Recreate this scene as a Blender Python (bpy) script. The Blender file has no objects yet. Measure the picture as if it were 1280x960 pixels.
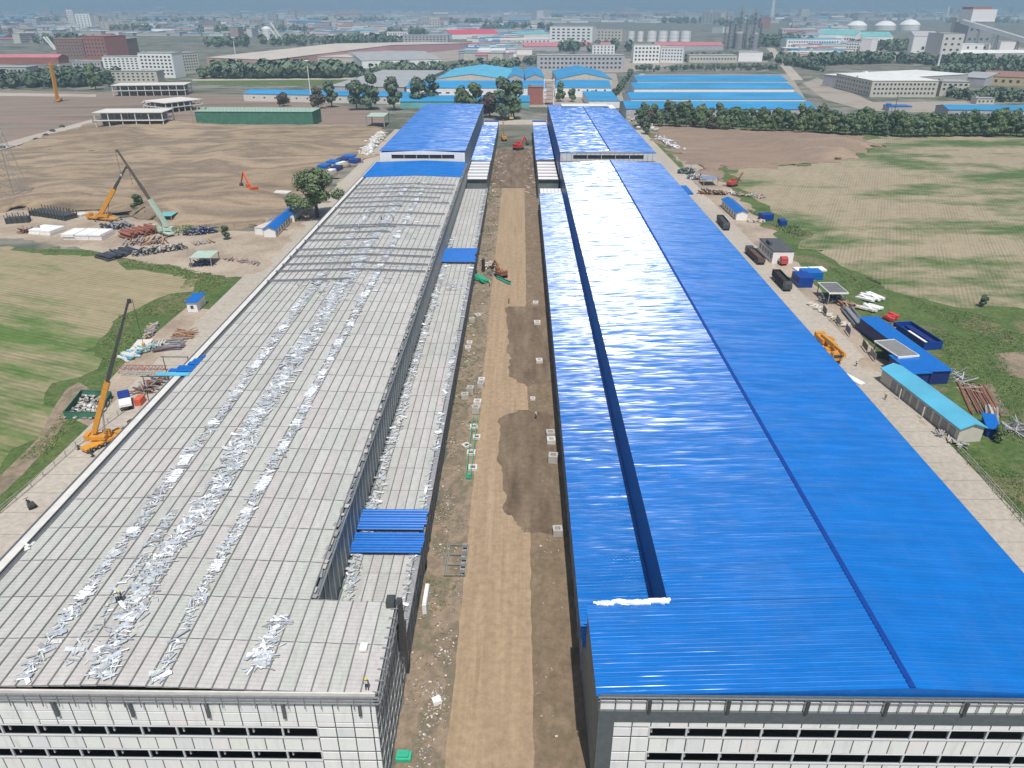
import bpy, math, random
from mathutils import Vector, Matrix, noise as mnoise
R = math.radians
SC = bpy.context.scene
COL = SC.collection

# ---------------------------------------------------------------- camera
CAM_H = 80.0
PITCH = R(27.29)          # below the horizon
YAW = R(0.668)            # to the left of +Y
F_PX = 915.0              # focal length in pixels of the 1280 wide photograph
cam_d = bpy.data.cameras.new('camera')
cam = bpy.data.objects.new('camera', cam_d)
COL.objects.link(cam)
cam.location = (0, 0, CAM_H)
cam.rotation_euler = (R(90) - PITCH, 0, YAW)
cam_d.sensor_width = 36.0
cam_d.lens = F_PX / 1280 * 36
cam_d.clip_start = 1.0
cam_d.clip_end = 60000
SC.camera = cam

# ---------------------------------------------------------------- sky and sun
SUN_DIR = Vector((0.06, -0.44, 0.89)).normalized()     # towards the sun
elev = math.asin(SUN_DIR.z)
azim = math.atan2(SUN_DIR.x, SUN_DIR.y)                # clockwise from +Y
wd = bpy.data.worlds.new('World')
SC.world = wd
wd.use_nodes = True
wn = wd.node_tree.nodes
wl = wd.node_tree.links
bg = wn['Background']
sky = wn.new('ShaderNodeTexSky')
sky.sky_type = 'NISHITA'
sky.sun_disc = False
sky.sun_elevation = elev
sky.sun_rotation = azim
sky.altitude = 100
sky.air_density = 1.0
sky.dust_density = 2.0
sky.ozone_density = 1.0
wl.new(sky.outputs[0], bg.inputs[0])
bg.inputs[1].default_value = 0.10
sun_d = bpy.data.lights.new('sun', 'SUN')
sun_d.energy = 4.4
sun_d.angle = R(0.53)
sun_d.color = (1.0, 0.96, 0.90)
sun = bpy.data.objects.new('sun', sun_d)
COL.objects.link(sun)
sun.rotation_euler = SUN_DIR.to_track_quat('Z', 'Y').to_euler()
sun.location = (0, -50, 300)
SC.view_settings.view_transform = 'Standard'
SC.view_settings.look = 'None'
SC.view_settings.exposure = 0.0
SC.view_settings.gamma = 1.0
SC.cycles.use_denoising = True
HAZE_DENSITY = 0.00020
SC.cycles.max_bounces = 6
SC.cycles.volume_bounces = 1
SC.cycles.transparent_max_bounces = 4

# ---------------------------------------------------------------- survey helpers
cp, sp = math.cos(PITCH), math.sin(PITCH)
RT = Vector((math.cos(YAW), math.sin(YAW), 0))
FH = Vector((-math.sin(YAW), math.cos(YAW), 0))
FW = FH * cp - Vector((0, 0, sp))
UP = FH * sp + Vector((0, 0, cp))
def ray(u, v):
    return FW + RT * ((u - 640) / F_PX) - UP * ((v - 480) / F_PX)
def W(u, v, z=0.0):
    "point of the place at height z that was surveyed at (u, v) of the photograph"
    d = ray(u, v)
    k = (z - CAM_H) / d.z
    return Vector((d.x * k, d.y * k, z))
def WY(u, v, Y):
    d = ray(u, v)
    k = Y / d.y
    return Vector((d.x * k, Y, CAM_H + d.z * k))

# ---------------------------------------------------------------- object helpers
def tag(o, label=None, cat=None, group=None, kind=None):
    if label: o['label'] = label
    if cat: o['category'] = cat
    if group: o['group'] = group
    if kind: o['kind'] = kind
    return o
def empty(name, label, cat, loc=(0, 0, 0), rz=0.0, group=None):
    o = bpy.data.objects.new(name, None)
    COL.objects.link(o)
    o.location = loc
    o.rotation_euler = (0, 0, rz)
    o.empty_display_size = 0.5
    return tag(o, label, cat, group)
def inst(name, me, parent=None, loc=(0, 0, 0), rz=0.0, sc=None):
    o = bpy.data.objects.new(name, me)
    COL.objects.link(o)
    o.location = loc
    o.rotation_euler = (0, 0, rz)
    if sc: o.scale = sc
    if parent: o.parent = parent
    return o
def copy_tree(o, parent=None):
    c = o.copy()
    COL.objects.link(c)
    c.parent = parent
    for ch in list(o.children):
        copy_tree(ch, c)
    return c

class MB:
    def __init__(s):
        s.v = []; s.f = []; s.m = []
    def quad(s, pts, m=0):
        n = len(s.v); s.v += [tuple(p) for p in pts]
        s.f.append(tuple(range(n, n + len(pts)))); s.m.append(m); return s
    def box(s, x0, x1, y0, y1, z0, z1, m=0):
        n = len(s.v)
        s.v += [(x0,y0,z0),(x1,y0,z0),(x1,y1,z0),(x0,y1,z0),(x0,y0,z1),(x1,y0,z1),(x1,y1,z1),(x0,y1,z1)]
        for q in ((0,3,2,1),(4,5,6,7),(0,1,5,4),(1,2,6,5),(2,3,7,6),(3,0,4,7)):
            s.f.append(tuple(n + i for i in q)); s.m.append(m)
        return s
    def obox(s, c, size, rot, m=0):
        "oriented box; rot is a 3x3 matrix or an angle about z"
        if not isinstance(rot, Matrix): rot = Matrix.Rotation(rot, 3, 'Z')
        n = len(s.v); c = Vector(c); hx, hy, hz = size[0]/2, size[1]/2, size[2]/2
        for p in ((-hx,-hy,-hz),(hx,-hy,-hz),(hx,hy,-hz),(-hx,hy,-hz),(-hx,-hy,hz),(hx,-hy,hz),(hx,hy,hz),(-hx,hy,hz)):
            s.v.append(tuple(c + rot @ Vector(p)))
        for q in ((0,3,2,1),(4,5,6,7),(0,1,5,4),(1,2,6,5),(2,3,7,6),(3,0,4,7)):
            s.f.append(tuple(n + i for i in q)); s.m.append(m)
        return s
    def beam(s, a, b, w, h=None, m=0):
        a = Vector(a); b = Vector(b); d = b - a; L = d.length
        if L < 1e-6: return s
        q = d.to_track_quat('X', 'Z').to_matrix()
        return s.obox((a + b) / 2, (L, w, h or w), q, m)
    def tube(s, a, b, r0, r1=None, n=8, m=0, caps=True):
        a = Vector(a); b = Vector(b)
        if r1 is None: r1 = r0
        q = (b - a).to_track_quat('Z', 'Y').to_matrix(); k = len(s.v)
        for c, r in ((a, r0), (b, r1)):
            for i in range(n):
                t = 2 * math.pi * i / n
                s.v.append(tuple(c + q @ Vector((math.cos(t) * r, math.sin(t) * r, 0))))
        for i in range(n):
            j = (i + 1) % n
            s.f.append((k + i, k + j, k + n + j, k + n + i)); s.m.append(m)
        if caps:
            s.f.append(tuple(k + i for i in reversed(range(n)))); s.m.append(m)
            s.f.append(tuple(k + n + i for i in range(n))); s.m.append(m)
        return s
    def lathe(s, c, prof, n=20, m=0):
        c = Vector(c); k = len(s.v)
        for r, z in prof:
            for i in range(n):
                t = 2 * math.pi * i / n
                s.v.append((c.x + math.cos(t) * r, c.y + math.sin(t) * r, c.z + z))
        for a in range(len(prof) - 1):
            for i in range(n):
                j = (i + 1) % n
                s.f.append((k + a*n + i, k + a*n + j, k + (a+1)*n + j, k + (a+1)*n + i)); s.m.append(m)
        s.f.append(tuple(k + (len(prof)-1)*n + i for i in range(n))); s.m.append(m)
        return s
    def mesh(s, name, mats, off=(0, 0, 0), smooth=False):
        me = bpy.data.meshes.new(name)
        ox, oy, oz = off
        me.from_pydata([(x-ox, y-oy, z-oz) for x, y, z in s.v], [], s.f)
        for m in (mats if isinstance(mats, (list, tuple)) else [mats]): me.materials.append(m)
        if isinstance(mats, (list, tuple)) and len(mats) > 1: me.polygons.foreach_set('material_index', s.m)
        if smooth: me.polygons.foreach_set('use_smooth', [True] * len(s.f))
        me.update()
        return me
    def done(s, name, mats, parent=None, off=(0, 0, 0), smooth=False, kind=None):
        o = inst(name, s.mesh(name, mats, off, smooth), parent)
        if not parent: o.location = off
        if kind: o['kind'] = kind
        return o

# ---------------------------------------------------------------- materials
def nt(name):
    m = bpy.data.materials.new(name); m.use_nodes = True
    t = m.node_tree; return m, t.nodes, t.links, t.nodes['Principled BSDF']
def posn(N, L, scale=(1, 1, 1), rz=0.0):
    g = N.new('ShaderNodeNewGeometry'); mp = N.new('ShaderNodeMapping')
    rot = N.new('ShaderNodeMapping'); rot.inputs['Rotation'].default_value = (0, 0, -rz)
    L.new(g.outputs['Position'], rot.inputs[0])
    L.new(rot.outputs[0], mp.inputs[0])
    mp.inputs['Scale'].default_value = scale
    return mp.outputs[0]
def noi(N, L, vec, scale=1.0, detail=4, rough=0.6):
    n = N.new('ShaderNodeTexNoise'); L.new(vec, n.inputs['Vector'])
    n.inputs['Scale'].default_value = scale; n.inputs['Detail'].default_value = detail
    n.inputs['Roughness'].default_value = rough
    return n.outputs['Fac']
def ramp(N, L, fac, stops, const=False):
    r = N.new('ShaderNodeValToRGB'); L.new(fac, r.inputs[0])
    e = r.color_ramp.elements
    while len(e) < len(stops): e.new(0.5)
    for i, (p, c) in enumerate(stops):
        e[i].position = p; e[i].color = (*c, 1) if len(c) == 3 else c
    if const: r.color_ramp.interpolation = 'CONSTANT'
    return r.outputs[0]
def mixc(N, L, fac, a, b, mode='MIX'):
    x = N.new('ShaderNodeMix'); x.data_type = 'RGBA'; x.blend_type = mode
    for s, val in ((x.inputs[0], fac), (x.inputs[6], a), (x.inputs[7], b)):
        if hasattr(val, 'links'): L.new(val, s)
        elif isinstance(val, (int, float)): s.default_value = val
        else: s.default_value = (*val, 1)
    return x.outputs[2]
def bump(N, L, B, h, strength, dist):
    b = N.new('ShaderNodeBump'); L.new(h, b.inputs['Height'])
    b.inputs['Strength'].default_value = strength; b.inputs['Distance'].default_value = dist
    L.new(b.outputs[0], B.inputs['Normal'])
def M(name, col, rough=0.7, var=0.15, scale=0.6, metal=0.0, bmp=0.0, col2=None, aniso=(1, 1, 1)):
    m, N, L, B = nt(name)
    f = noi(N, L, posn(N, L, aniso), scale, 5)
    a = tuple(c * (1 - var) for c in col); b = tuple(min(1, c * (1 + var)) for c in (col2 or col))
    L.new(ramp(N, L, f, [(0.3, a), (0.7, b)]), B.inputs['Base Color'])
    B.inputs['Roughness'].default_value = rough; B.inputs['Metallic'].default_value = metal
    if bmp: bump(N, L, B, f, 0.6, bmp)
    return m
def M_random(name, cols, rough=0.7):
    "one colour out of a few for every object"
    m, N, L, B = nt(name)
    oi = N.new('ShaderNodeObjectInfo')
    n = len(cols)
    c = ramp(N, L, oi.outputs['Random'], [(i / n, k) for i, k in enumerate(cols)], True)
    f = noi(N, L, posn(N, L), 0.15, 4)
    L.new(mixc(N, L, 0.25, c, ramp(N, L, f, [(0.3, (0.3, 0.3, 0.3)), (0.7, (0.8, 0.8, 0.8))]), 'MULTIPLY'), B.inputs['Base Color'])
    B.inputs['Roughness'].default_value = rough
    return m
def M_blue(name, col, rough=0.3, streak=1.0):
    m, N, L, B = nt(name)
    v = posn(N, L, (0.085, 0.85, 1))
    f = noi(N, L, v, 1.0, 2.2, 0.5)
    v2 = posn(N, L, (0.5, 0.5, 0.5))
    f2 = noi(N, L, v2, 0.35, 4)
    c = ramp(N, L, f2, [(0.25, tuple(k * 0.90 for k in col)), (0.75, tuple(k * 1.08 for k in col))])
    # every sheet weathers a little differently, and dust gathers in faint patches
    g = N.new('ShaderNodeNewGeometry'); sn = N.new('ShaderNodeVectorMath'); sn.operation = 'SNAP'
    sn.inputs[1].default_value = (11.5, 0.93, 1000.0); L.new(g.outputs['Position'], sn.inputs[0])
    wn_ = N.new('ShaderNodeTexWhiteNoise'); wn_.noise_dimensions = '3D'; L.new(sn.outputs[0], wn_.inputs['Vector'])
    c = mixc(N, L, 1.0, c, ramp(N, L, wn_.outputs['Value'], [(0.0, (0.88, 0.90, 0.92)), (1.0, (1.0, 1.0, 1.0))]), 'MULTIPLY')
    dust = noi(N, L, posn(N, L, (0.3, 0.08, 1)), 0.5, 6, 0.7)
    dm = ramp(N, L, dust, [(0.52, (0, 0, 0)), (0.80, (0.10, 0.10, 0.10))])
    c = mixc(N, L, dm, c, (0.22, 0.26, 0.32))
    L.new(c, B.inputs['Base Color'])
    rr = N.new('ShaderNodeMapRange'); L.new(f, rr.inputs[0])
    rr.inputs[1].default_value = 0.3; rr.inputs[2].default_value = 0.7
    rr.inputs[3].default_value = rough - 0.04; rr.inputs[4].default_value = rough + 0.16
    L.new(rr.outputs[0], B.inputs['Roughness'])
    B.inputs['Specular IOR Level'].default_value = 0.55
    bump(N, L, B, f, 1.0 * streak, 0.135)
    return m
def M_field(name, tan, tan2, green, green2, ang, period, patch=(0.012, 0.03), bias=0.5, rows=0.4, pang=None):
    m, N, L, B = nt(name)
    v = posn(N, L, (patch[0], patch[1], 0.02), ang if pang is None else pang)
    f = noi(N, L, v, 1.0, 9, 0.70)
    pm = ramp(N, L, f, [(bias - 0.045, (0, 0, 0)), (bias + 0.055, (1, 1, 1))])
    fine = noi(N, L, posn(N, L), 0.25, 6, 0.7)
    ta = ramp(N, L, fine, [(0.3, tan), (0.7, tan2)])
    gr = ramp(N, L, fine, [(0.3, green), (0.7, green2)])
    base = mixc(N, L, pm, ta, gr)
    wv = N.new('ShaderNodeTexWave'); wv.wave_type = 'BANDS'; wv.bands_direction = 'Y'
    L.new(posn(N, L, (1, 1, 1), ang), wv.inputs['Vector'])
    wv.inputs['Scale'].default_value = 0.3142 / period; wv.inputs['Distortion'].default_value = 0.7
    wv.inputs['Detail'].default_value = 2; wv.inputs['Detail Scale'].default_value = 0.6
    rw = ramp(N, L, wv.outputs['Fac'], [(0.35, (1 - rows, 1 - rows * 0.85, 1 - rows)), (0.65, (1, 1, 1))])
    gap = ramp(N, L, noi(N, L, posn(N, L, (0.03, 0.2, 1), ang), 1.0, 4), [(0.40, (0.15, 0.15, 0.15)), (0.6, (1, 1, 1))])
    out = mixc(N, L, gap, base, mixc(N, L, 1.0, base, rw, 'MULTIPLY'))
    big = noi(N, L, posn(N, L), 0.018, 4)
    out = mixc(N, L, 1.0, out, ramp(N, L, big, [(0.3, (0.9, 0.9, 0.88)), (0.7, (1, 1, 1))]), 'MULTIPLY')
    L.new(out, B.inputs['Base Color'])
    B.inputs['Roughness'].default_value = 0.95
    bump(N, L, B, fine, 0.8, 0.5)
    return m
def M_soil(name, cols, scale=0.05, stretch=(1, 1, 1), ang=0.0, bmp=0.4, lo=.74):
    m, N, L, B = nt(name)
    f = noi(N, L, posn(N, L, stretch, ang), scale, 8, 0.6)
    n = len(cols)
    c = ramp(N, L, f, [(0.30 + 0.40 * i / (n - 1), k) for i, k in enumerate(cols)])
    fine = noi(N, L, posn(N, L), 0.9, 6, 0.7)
    c = mixc(N, L, 1.0, c, ramp(N, L, fine, [(0.32, (lo, lo, lo)), (0.62, (1, 1, 1))]), 'MULTIPLY')
    L.new(c, B.inputs['Base Color'])
    B.inputs['Roughness'].default_value = 0.95
    bump(N, L, B, fine, 0.7, bmp)
    return m

BLUE = M_blue('blue_steel_sheet', (0.0, 0.148, 0.50), 0.20)
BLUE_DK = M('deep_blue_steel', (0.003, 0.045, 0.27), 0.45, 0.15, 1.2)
BLUE_ROLL = M('blue_sheet_plain', (0.002, 0.13, 0.48), 0.35, 0.12, 1.0)
CYAN = M('faded_cyan_sheet', (0.035, 0.27, 0.52), 0.5, 0.18, 0.08, aniso=(0.3, 1, 1))
CYAN2 = M('pale_cyan_sheet', (0.10, 0.42, 0.60), 0.5, 0.18, 0.08)
def M_panel(name):
    m, N, L, B = nt(name)
    f = noi(N, L, posn(N, L, (1.4, 1, 0.25)), 0.9, 6, 0.7)
    c = ramp(N, L, f, [(0.25, (0.66, 0.665, 0.65)), (0.45, (0.82, 0.82, 0.81)), (0.75, (0.87, 0.87, 0.86))])
    oi = N.new('ShaderNodeObjectInfo')
    c = mixc(N, L, 1.0, c, ramp(N, L, oi.outputs['Random'], [(0.0, (0.90, 0.92, 0.93)), (0.3, (1, 1, 1)), (0.6, (0.98, 1.0, 0.95)), (0.8, (1, 1, 1)), (1.0, (1.0, 0.955, 0.945))]), 'MULTIPLY')
    L.new(c, B.inputs['Base Color']); B.inputs['Roughness'].default_value = 0.5
    return m
WHITE = M_panel('white_panel')
WHITE_ROOF = M('white_roof_sheet', (0.70, 0.71, 0.68), 0.6, 0.10, 0.06)
CREAM = M('cream_plaster', (0.55, 0.52, 0.45), 0.8, 0.10, 0.3)
GREYW = M('grey_render', (0.42, 0.42, 0.43), 0.85, 0.12, 0.3)
GREY_ROOF = M('grey_roof', (0.33, 0.34, 0.34), 0.85, 0.15, 0.08)
PINK = M('pink_red_roof', (0.50, 0.17, 0.19), 0.7, 0.12, 0.1)
BEIGE_ROOF = M('beige_roof', (0.50, 0.45, 0.39), 0.8, 0.12, 0.05)
BROWNB = M('brown_brick_far', (0.26, 0.15, 0.11), 0.9, 0.15, 0.3)
REDB = M('red_brown_render', (0.33, 0.13, 0.10), 0.9, 0.15, 0.3)
TEAL = M('teal_roof', (0.16, 0.43, 0.42), 0.6, 0.15, 0.1)
DARK = M('dark_opening', (0.018, 0.02, 0.022), 0.6, 0.3, 1.0)  # near-black colour stands for the shade inside openings
GLASS = M('dark_window_glass', (0.04, 0.055, 0.07), 0.12, 0.3, 0.4)
FRAME = M('window_frame', (0.55, 0.56, 0.56), 0.6, 0.05)
TRIM = M('dark_grey_trim', (0.10, 0.115, 0.125), 0.6, 0.15, 2.0)
STEEL = M('galvanised_steel', (0.42, 0.44, 0.46), 0.4, 0.15, 2.0, 0.6)
PURLIN = M('grey_steel_purlin', (0.17, 0.18, 0.18), 0.6, 0.25, 1.0)
SIDEW = M('grey_green_side_panel', (0.16, 0.19, 0.19), 0.6, 0.2, 0.4)
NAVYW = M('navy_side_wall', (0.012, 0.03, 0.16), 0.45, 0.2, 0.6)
CONC = M('concrete', (0.44, 0.42, 0.38), 0.9, 0.15, 0.8)
CONCW = M('pale_concrete', (0.62, 0.60, 0.56), 0.9, 0.1, 0.8)
ORANGE = M('orange_machine_paint', (0.62, 0.29, 0.04), 0.4, 0.12, 1.5)
RED = M('red_paint', (0.55, 0.06, 0.05), 0.5, 0.15, 1.5)
RUST = M('rusty_steel', (0.28, 0.12, 0.07), 0.85, 0.3, 1.5)
BLACK = M('black_rubber', (0.025, 0.025, 0.027), 0.8, 0.2, 2.0)
DKSTEEL = M('dark_steel', (0.055, 0.06, 0.06), 0.55, 0.25, 1.5)
GREEN_NET = M('green_netting', (0.055, 0.175, 0.115), 0.85, 0.25, 0.5, bmp=0.1)
GREEN_BR = M('bright_green_tarp', (0.04, 0.42, 0.25), 0.6, 0.15, 2.0)
PALEGR = M('pale_green_paint', (0.42, 0.55, 0.45), 0.5, 0.12, 1.0)
TIMBER = M('raw_timber', (0.42, 0.31, 0.19), 0.85, 0.25, 1.5)
BRIGHT = M('bright_foil', (0.80, 0.82, 0.84), 0.35, 0.08, 3.0)
SILVER = M('silver_offcut', (0.50, 0.54, 0.58), 0.4, 0.2, 3.0, 0.15)
MIDGREY = M('mid_grey_scrap', (0.28, 0.28, 0.29), 0.7, 0.25, 2.0)
BARK = M('bark', (0.10, 0.075, 0.055), 0.95, 0.25, 2.0)
SKIN = M('skin', (0.45, 0.28, 0.20), 0.6, 0.05)

def M_leaf(name, cols):
    m, N, L, B = nt(name)
    oi = N.new('ShaderNodeObjectInfo')
    f = noi(N, L, posn(N, L), 0.45, 4, 0.7)
    c = ramp(N, L, f, [(0.25, cols[0]), (0.5, cols[1]), (0.75, cols[2])])
    hv = N.new('ShaderNodeHueSaturation')
    mr = N.new('ShaderNodeMapRange'); L.new(oi.outputs['Random'], mr.inputs[0])
    mr.inputs[3].default_value = 0.75; mr.inputs[4].default_value = 1.25
    L.new(mr.outputs[0], hv.inputs['Value']); L.new(c, hv.inputs['Color'])
    mh = N.new('ShaderNodeMapRange'); L.new(oi.outputs['Random'], mh.inputs[0])
    mh.inputs[3].default_value = 0.515; mh.inputs[4].default_value = 0.48
    L.new(mh.outputs[0], hv.inputs['Hue'])
    L.new(hv.outputs[0], B.inputs['Base Color'])
    B.inputs['Roughness'].default_value = 0.7
    return m
LEAF = M_leaf('leaves', [(0.06, 0.10, 0.048), (0.105, 0.16, 0.066), (0.16, 0.22, 0.10)])
LEAF_DK = M_leaf('dark_leaves', [(0.052, 0.09, 0.055), (0.085, 0.13, 0.078), (0.125, 0.175, 0.10)])
LEAF_BR = M_leaf('bronze_leaves', [(0.06, 0.05, 0.03), (0.09, 0.075, 0.045), (0.12, 0.09, 0.06)])
WEED = M_leaf('weeds', [(0.09, 0.14, 0.045), (0.13, 0.19, 0.06), (0.20, 0.25, 0.10)])

def M_roofpanel():
    m, N, L, B = nt('white_insulation_panel')
    g = N.new('ShaderNodeNewGeometry')
    s = N.new('ShaderNodeVectorMath'); s.operation = 'SNAP'
    s.inputs[1].default_value = (1.73, 6.667, 100.0)
    ad = N.new('ShaderNodeVectorMath'); ad.operation = 'ADD'; ad.inputs[1].default_value = (65.0 + 0.01, -53.3 + 66.667, 0)
    L.new(g.outputs['Position'], ad.inputs[0]); L.new(ad.outputs[0], s.inputs[0])
    w = N.new('ShaderNodeTexWhiteNoise'); w.noise_dimensions = '3D'; L.new(s.outputs[0], w.inputs['Vector'])
    c = ramp(N, L, w.outputs['Value'], [(0.0, (0.51, 0.505, 0.475)), (0.25, (0.56, 0.54, 0.515)), (0.5, (0.53, 0.55, 0.50)), (0.75, (0.585, 0.58, 0.555)), (1.0, (0.55, 0.525, 0.505))])
    f = noi(N, L, posn(N, L, (1, 0.4, 1)), 1.6, 6, 0.75)
    c = mixc(N, L, 1.0, c, ramp(N, L, f, [(0.3, (0.80, 0.80, 0.80)), (0.6, (1, 1, 1))]), 'MULTIPLY')
    big = noi(N, L, posn(N, L), 0.05, 3)
    c = mixc(N, L, 1.0, c, ramp(N, L, big, [(0.3, (0.88, 0.9, 0.88)), (0.7, (1.0, 0.97, 0.97))]), 'MULTIPLY')
    # faint print of the wire mesh under the blanket
    wv = N.new('ShaderNodeTexWave'); wv.bands_direction = 'Y'; wv.inputs['Scale'].default_value = 0.3142 / 0.55
    L.new(posn(N, L), wv.inputs['Vector'])
    c = mixc(N, L, 1.0, c, ramp(N, L, wv.outputs['Fac'], [(0.0, (0.86, 0.86, 0.86)), (0.3, (1, 1, 1))]), 'MULTIPLY')
    L.new(c, B.inputs['Base Color'])
    B.inputs['Roughness'].default_value = 0.6
    bump(N, L, B, f, 0.5, 0.05)
    return m
PANEL = M_roofpanel()
# ---------------------------------------------------------------- ground
def P2(pts): return [W(u, v) for u, v in pts]
def sheet(name, pts, z, mat):
    mb = MB(); mb.quad([(p[0], p[1], z) for p in pts])
    n = 0
    if mb_area(pts) < 0: mb.f = [tuple(reversed(mb.f[0]))]
    return tag(mb.done(name, mat), kind='structure')
def mb_area(pts):
    a = 0
    for i in range(len(pts)):
        x0, y0 = pts[i][0], pts[i][1]; x1, y1 = pts[(i+1) % len(pts)][0], pts[(i+1) % len(pts)][1]
        a += x0 * y1 - x1 * y0
    return a
def inside(x, y, pts):
    c = False; j = len(pts) - 1
    for i in range(len(pts)):
        xi, yi = pts[i][0], pts[i][1]; xj, yj = pts[j][0], pts[j][1]
        if (yi > y) != (yj > y) and x < (xj - xi) * (y - yi) / (yj - yi) + xi: c = not c
        j = i
    return c
def edge_dist(x, y, pts):
    best = 1e9
    for i in range(len(pts)):
        ax, ay = pts[i][0], pts[i][1]; bx, by = pts[(i+1) % len(pts)][0], pts[(i+1) % len(pts)][1]
        dx, dy = bx - ax, by - ay; L = dx*dx + dy*dy
        t = max(0, min(1, ((x-ax)*dx + (y-ay)*dy) / L)) if L else 0
        best = min(best, math.hypot(ax + t*dx - x, ay + t*dy - y))
    return best
def near_edge(x, y, pts):
    best = 1e18; bp = (x, y)
    for i in range(len(pts)):
        ax, ay = pts[i][0], pts[i][1]; bx, by = pts[(i+1) % len(pts)][0], pts[(i+1) % len(pts)][1]
        dx, dy = bx - ax, by - ay; L = dx*dx + dy*dy
        t = max(0, min(1, ((x-ax)*dx + (y-ay)*dy) / L)) if L else 0
        qx, qy = ax + t*dx, ay + t*dy; d = (qx - x)**2 + (qy - y)**2
        if d < best: best = d; bp = (qx, qy)
    return math.sqrt(best), bp
def uneven(name, pts, z, mat, res, amp, wave, seed=0, ragged=0.6, mounds=()):
    "sheet of ground with small relief that dies out towards its ragged outline"
    xs = [p[0] for p in pts]; ys = [p[1] for p in pts]
    x0, y0 = min(xs) - res, min(ys) - res; nx = int((max(xs) - x0) / res) + 3; ny = int((max(ys) - y0) / res) + 3
    ins = {}; vid = {}; mb = MB()
    for i in range(nx):
        for j in range(ny): ins[i, j] = inside(x0 + i*res, y0 + j*res, pts)
    def vert(i, j):
        if (i, j) in vid: return vid[i, j]
        x, y = x0 + i*res, y0 + j*res
        if ins[i, j]: d, _ = near_edge(x, y, pts)
        else: _, (x, y) = near_edge(x, y, pts); d = 0
        e = math.exp(-d / (res * 2)) * ragged * res
        k = min(1, d / (res * 3))
        h = mnoise.fractal(Vector((x / wave, y / wave, seed)), 1.0, 2.0, 4)
        zz = z + k * amp * (h * 0.5 + 0.35)
        for mx, my, r, hh in mounds:
            q = math.hypot(x - mx, (y - my) / 1.6) / r
            if q < 1: zz += k * hh * (1 - q * q) ** 1.5 * (1 + 0.4 * h)
        n1 = mnoise.fractal(Vector((x / (res*4), y / (res*4), seed + 3.3)), 1.0, 2.0, 3)
        n2 = mnoise.fractal(Vector((x / (res*4), y / (res*4), seed + 9.3)), 1.0, 2.0, 3)
        mb.v.append((x + n1 * e * 2, y + n2 * e * 2, zz)); vid[i, j] = len(mb.v) - 1
        return vid[i, j]
    for i in range(nx - 1):
        for j in range(ny - 1):
            if ins[i, j] + ins[i+1, j] + ins[i, j+1] + ins[i+1, j+1] >= 2:
                mb.f.append((vert(i, j), vert(i+1, j), vert(i+1, j+1), vert(i, j+1))); mb.m.append(0)
    return tag(mb.done(name, mat, smooth=True), kind='structure')

M_GND = M_soil('mixed_far_ground', [(0.045, 0.065, 0.04), (0.11, 0.12, 0.08), (0.22, 0.20, 0.165), (0.07, 0.095, 0.055), (0.27, 0.25, 0.215), (0.09, 0.11, 0.07), (0.18, 0.165, 0.14)], 0.010, (.7, 1, 1), bmp=0.2)
M_GRASS = M_soil('rough_grass', [(0.045, 0.10, 0.02), (0.08, 0.15, 0.03), (0.13, 0.185, 0.05), (0.085, 0.15, 0.033), (0.22, 0.20, 0.10), (0.13, 0.17, 0.055)], 0.05, bmp=0.8, lo=.5)
M_SAND = M_soil('packed_sandy_road', [(0.29, 0.205, 0.125), (0.41, 0.30, 0.19), (0.35, 0.255, 0.16), (0.44, 0.33, 0.215)], 0.45, (1.0, 0.035, 1), bmp=0.12)
M_CONCR = M_soil('concrete_road', [(0.40, 0.355, 0.29), (0.47, 0.42, 0.355), (0.52, 0.47, 0.40)], 0.035, (1.0, 0.35, 1), bmp=0.05)
M_VERGE = M_soil('trampled_verge_soil', [(0.14, 0.115, 0.075), (0.28, 0.21, 0.145), (0.19, 0.165, 0.11), (0.33, 0.25, 0.175), (0.24, 0.19, 0.14), (0.38, 0.30, 0.22)], 0.16, (1, .6, 1), bmp=0.35)
M_VERGE_R = M_soil('brown_verge_soil', [(0.15, 0.11, 0.068), (0.25, 0.18, 0.118), (0.19, 0.145, 0.09), (0.31, 0.23, 0.155)], 0.18, (1, .5, 1), bmp=0.35)
M_DARKSOIL = M_soil('freshly_dug_dark_soil', [(0.11, 0.078, 0.05), (0.17, 0.122, 0.08), (0.21, 0.155, 0.102), (0.28, 0.205, 0.14)], 0.35, (1, 0.22, 1), bmp=0.5)
M_SOIL = M_soil('bare_brown_soil', [(0.15, 0.115, 0.08), (0.26, 0.195, 0.13), (0.38, 0.285, 0.185), (0.22, 0.17, 0.12), (0.42, 0.315, 0.21), (0.28, 0.215, 0.15), (0.18, 0.145, 0.105)], 0.016, (0.6, 1.3, 1), R(10), bmp=0.7)
M_PINK = M_soil('pale_pinkish_soil', [(0.22, 0.155, 0.11), (0.33, 0.235, 0.165), (0.27, 0.20, 0.145), (0.38, 0.275, 0.195), (0.24, 0.18, 0.13)], 0.022, (0.5, 1.5, 1), bmp=0.8)
M_YARD = M_soil('yard_gravel', [(0.28, 0.22, 0.16), (0.42, 0.34, 0.26), (0.50, 0.42, 0.33)], 0.06, bmp=0.3)
M_STRIP = M_soil('far_works_soil', [(0.17, 0.13, 0.10), (0.30, 0.22, 0.17), (0.23, 0.18, 0.14), (0.36, 0.29, 0.23)], 0.012, (0.25, 2.2, 1), R(8), bmp=0.4)
a0, a1 = W(60, 470), W(140, 488)
ANG_L = math.atan2(a1.y - a0.y, a1.x - a0.x)
a0, a1 = W(1150, 300), W(1153, 330)
ANG_R = math.atan2(a0.y - a1.y, a0.x - a1.x)
M_FIELD_L = M_field('field_left', (0.29, 0.245, 0.145), (0.38, 0.315, 0.195), (0.08, 0.15, 0.03), (0.125, 0.20, 0.05), ANG_L, 1.5, (0.008, 0.030), 0.54, 0.28)
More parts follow.
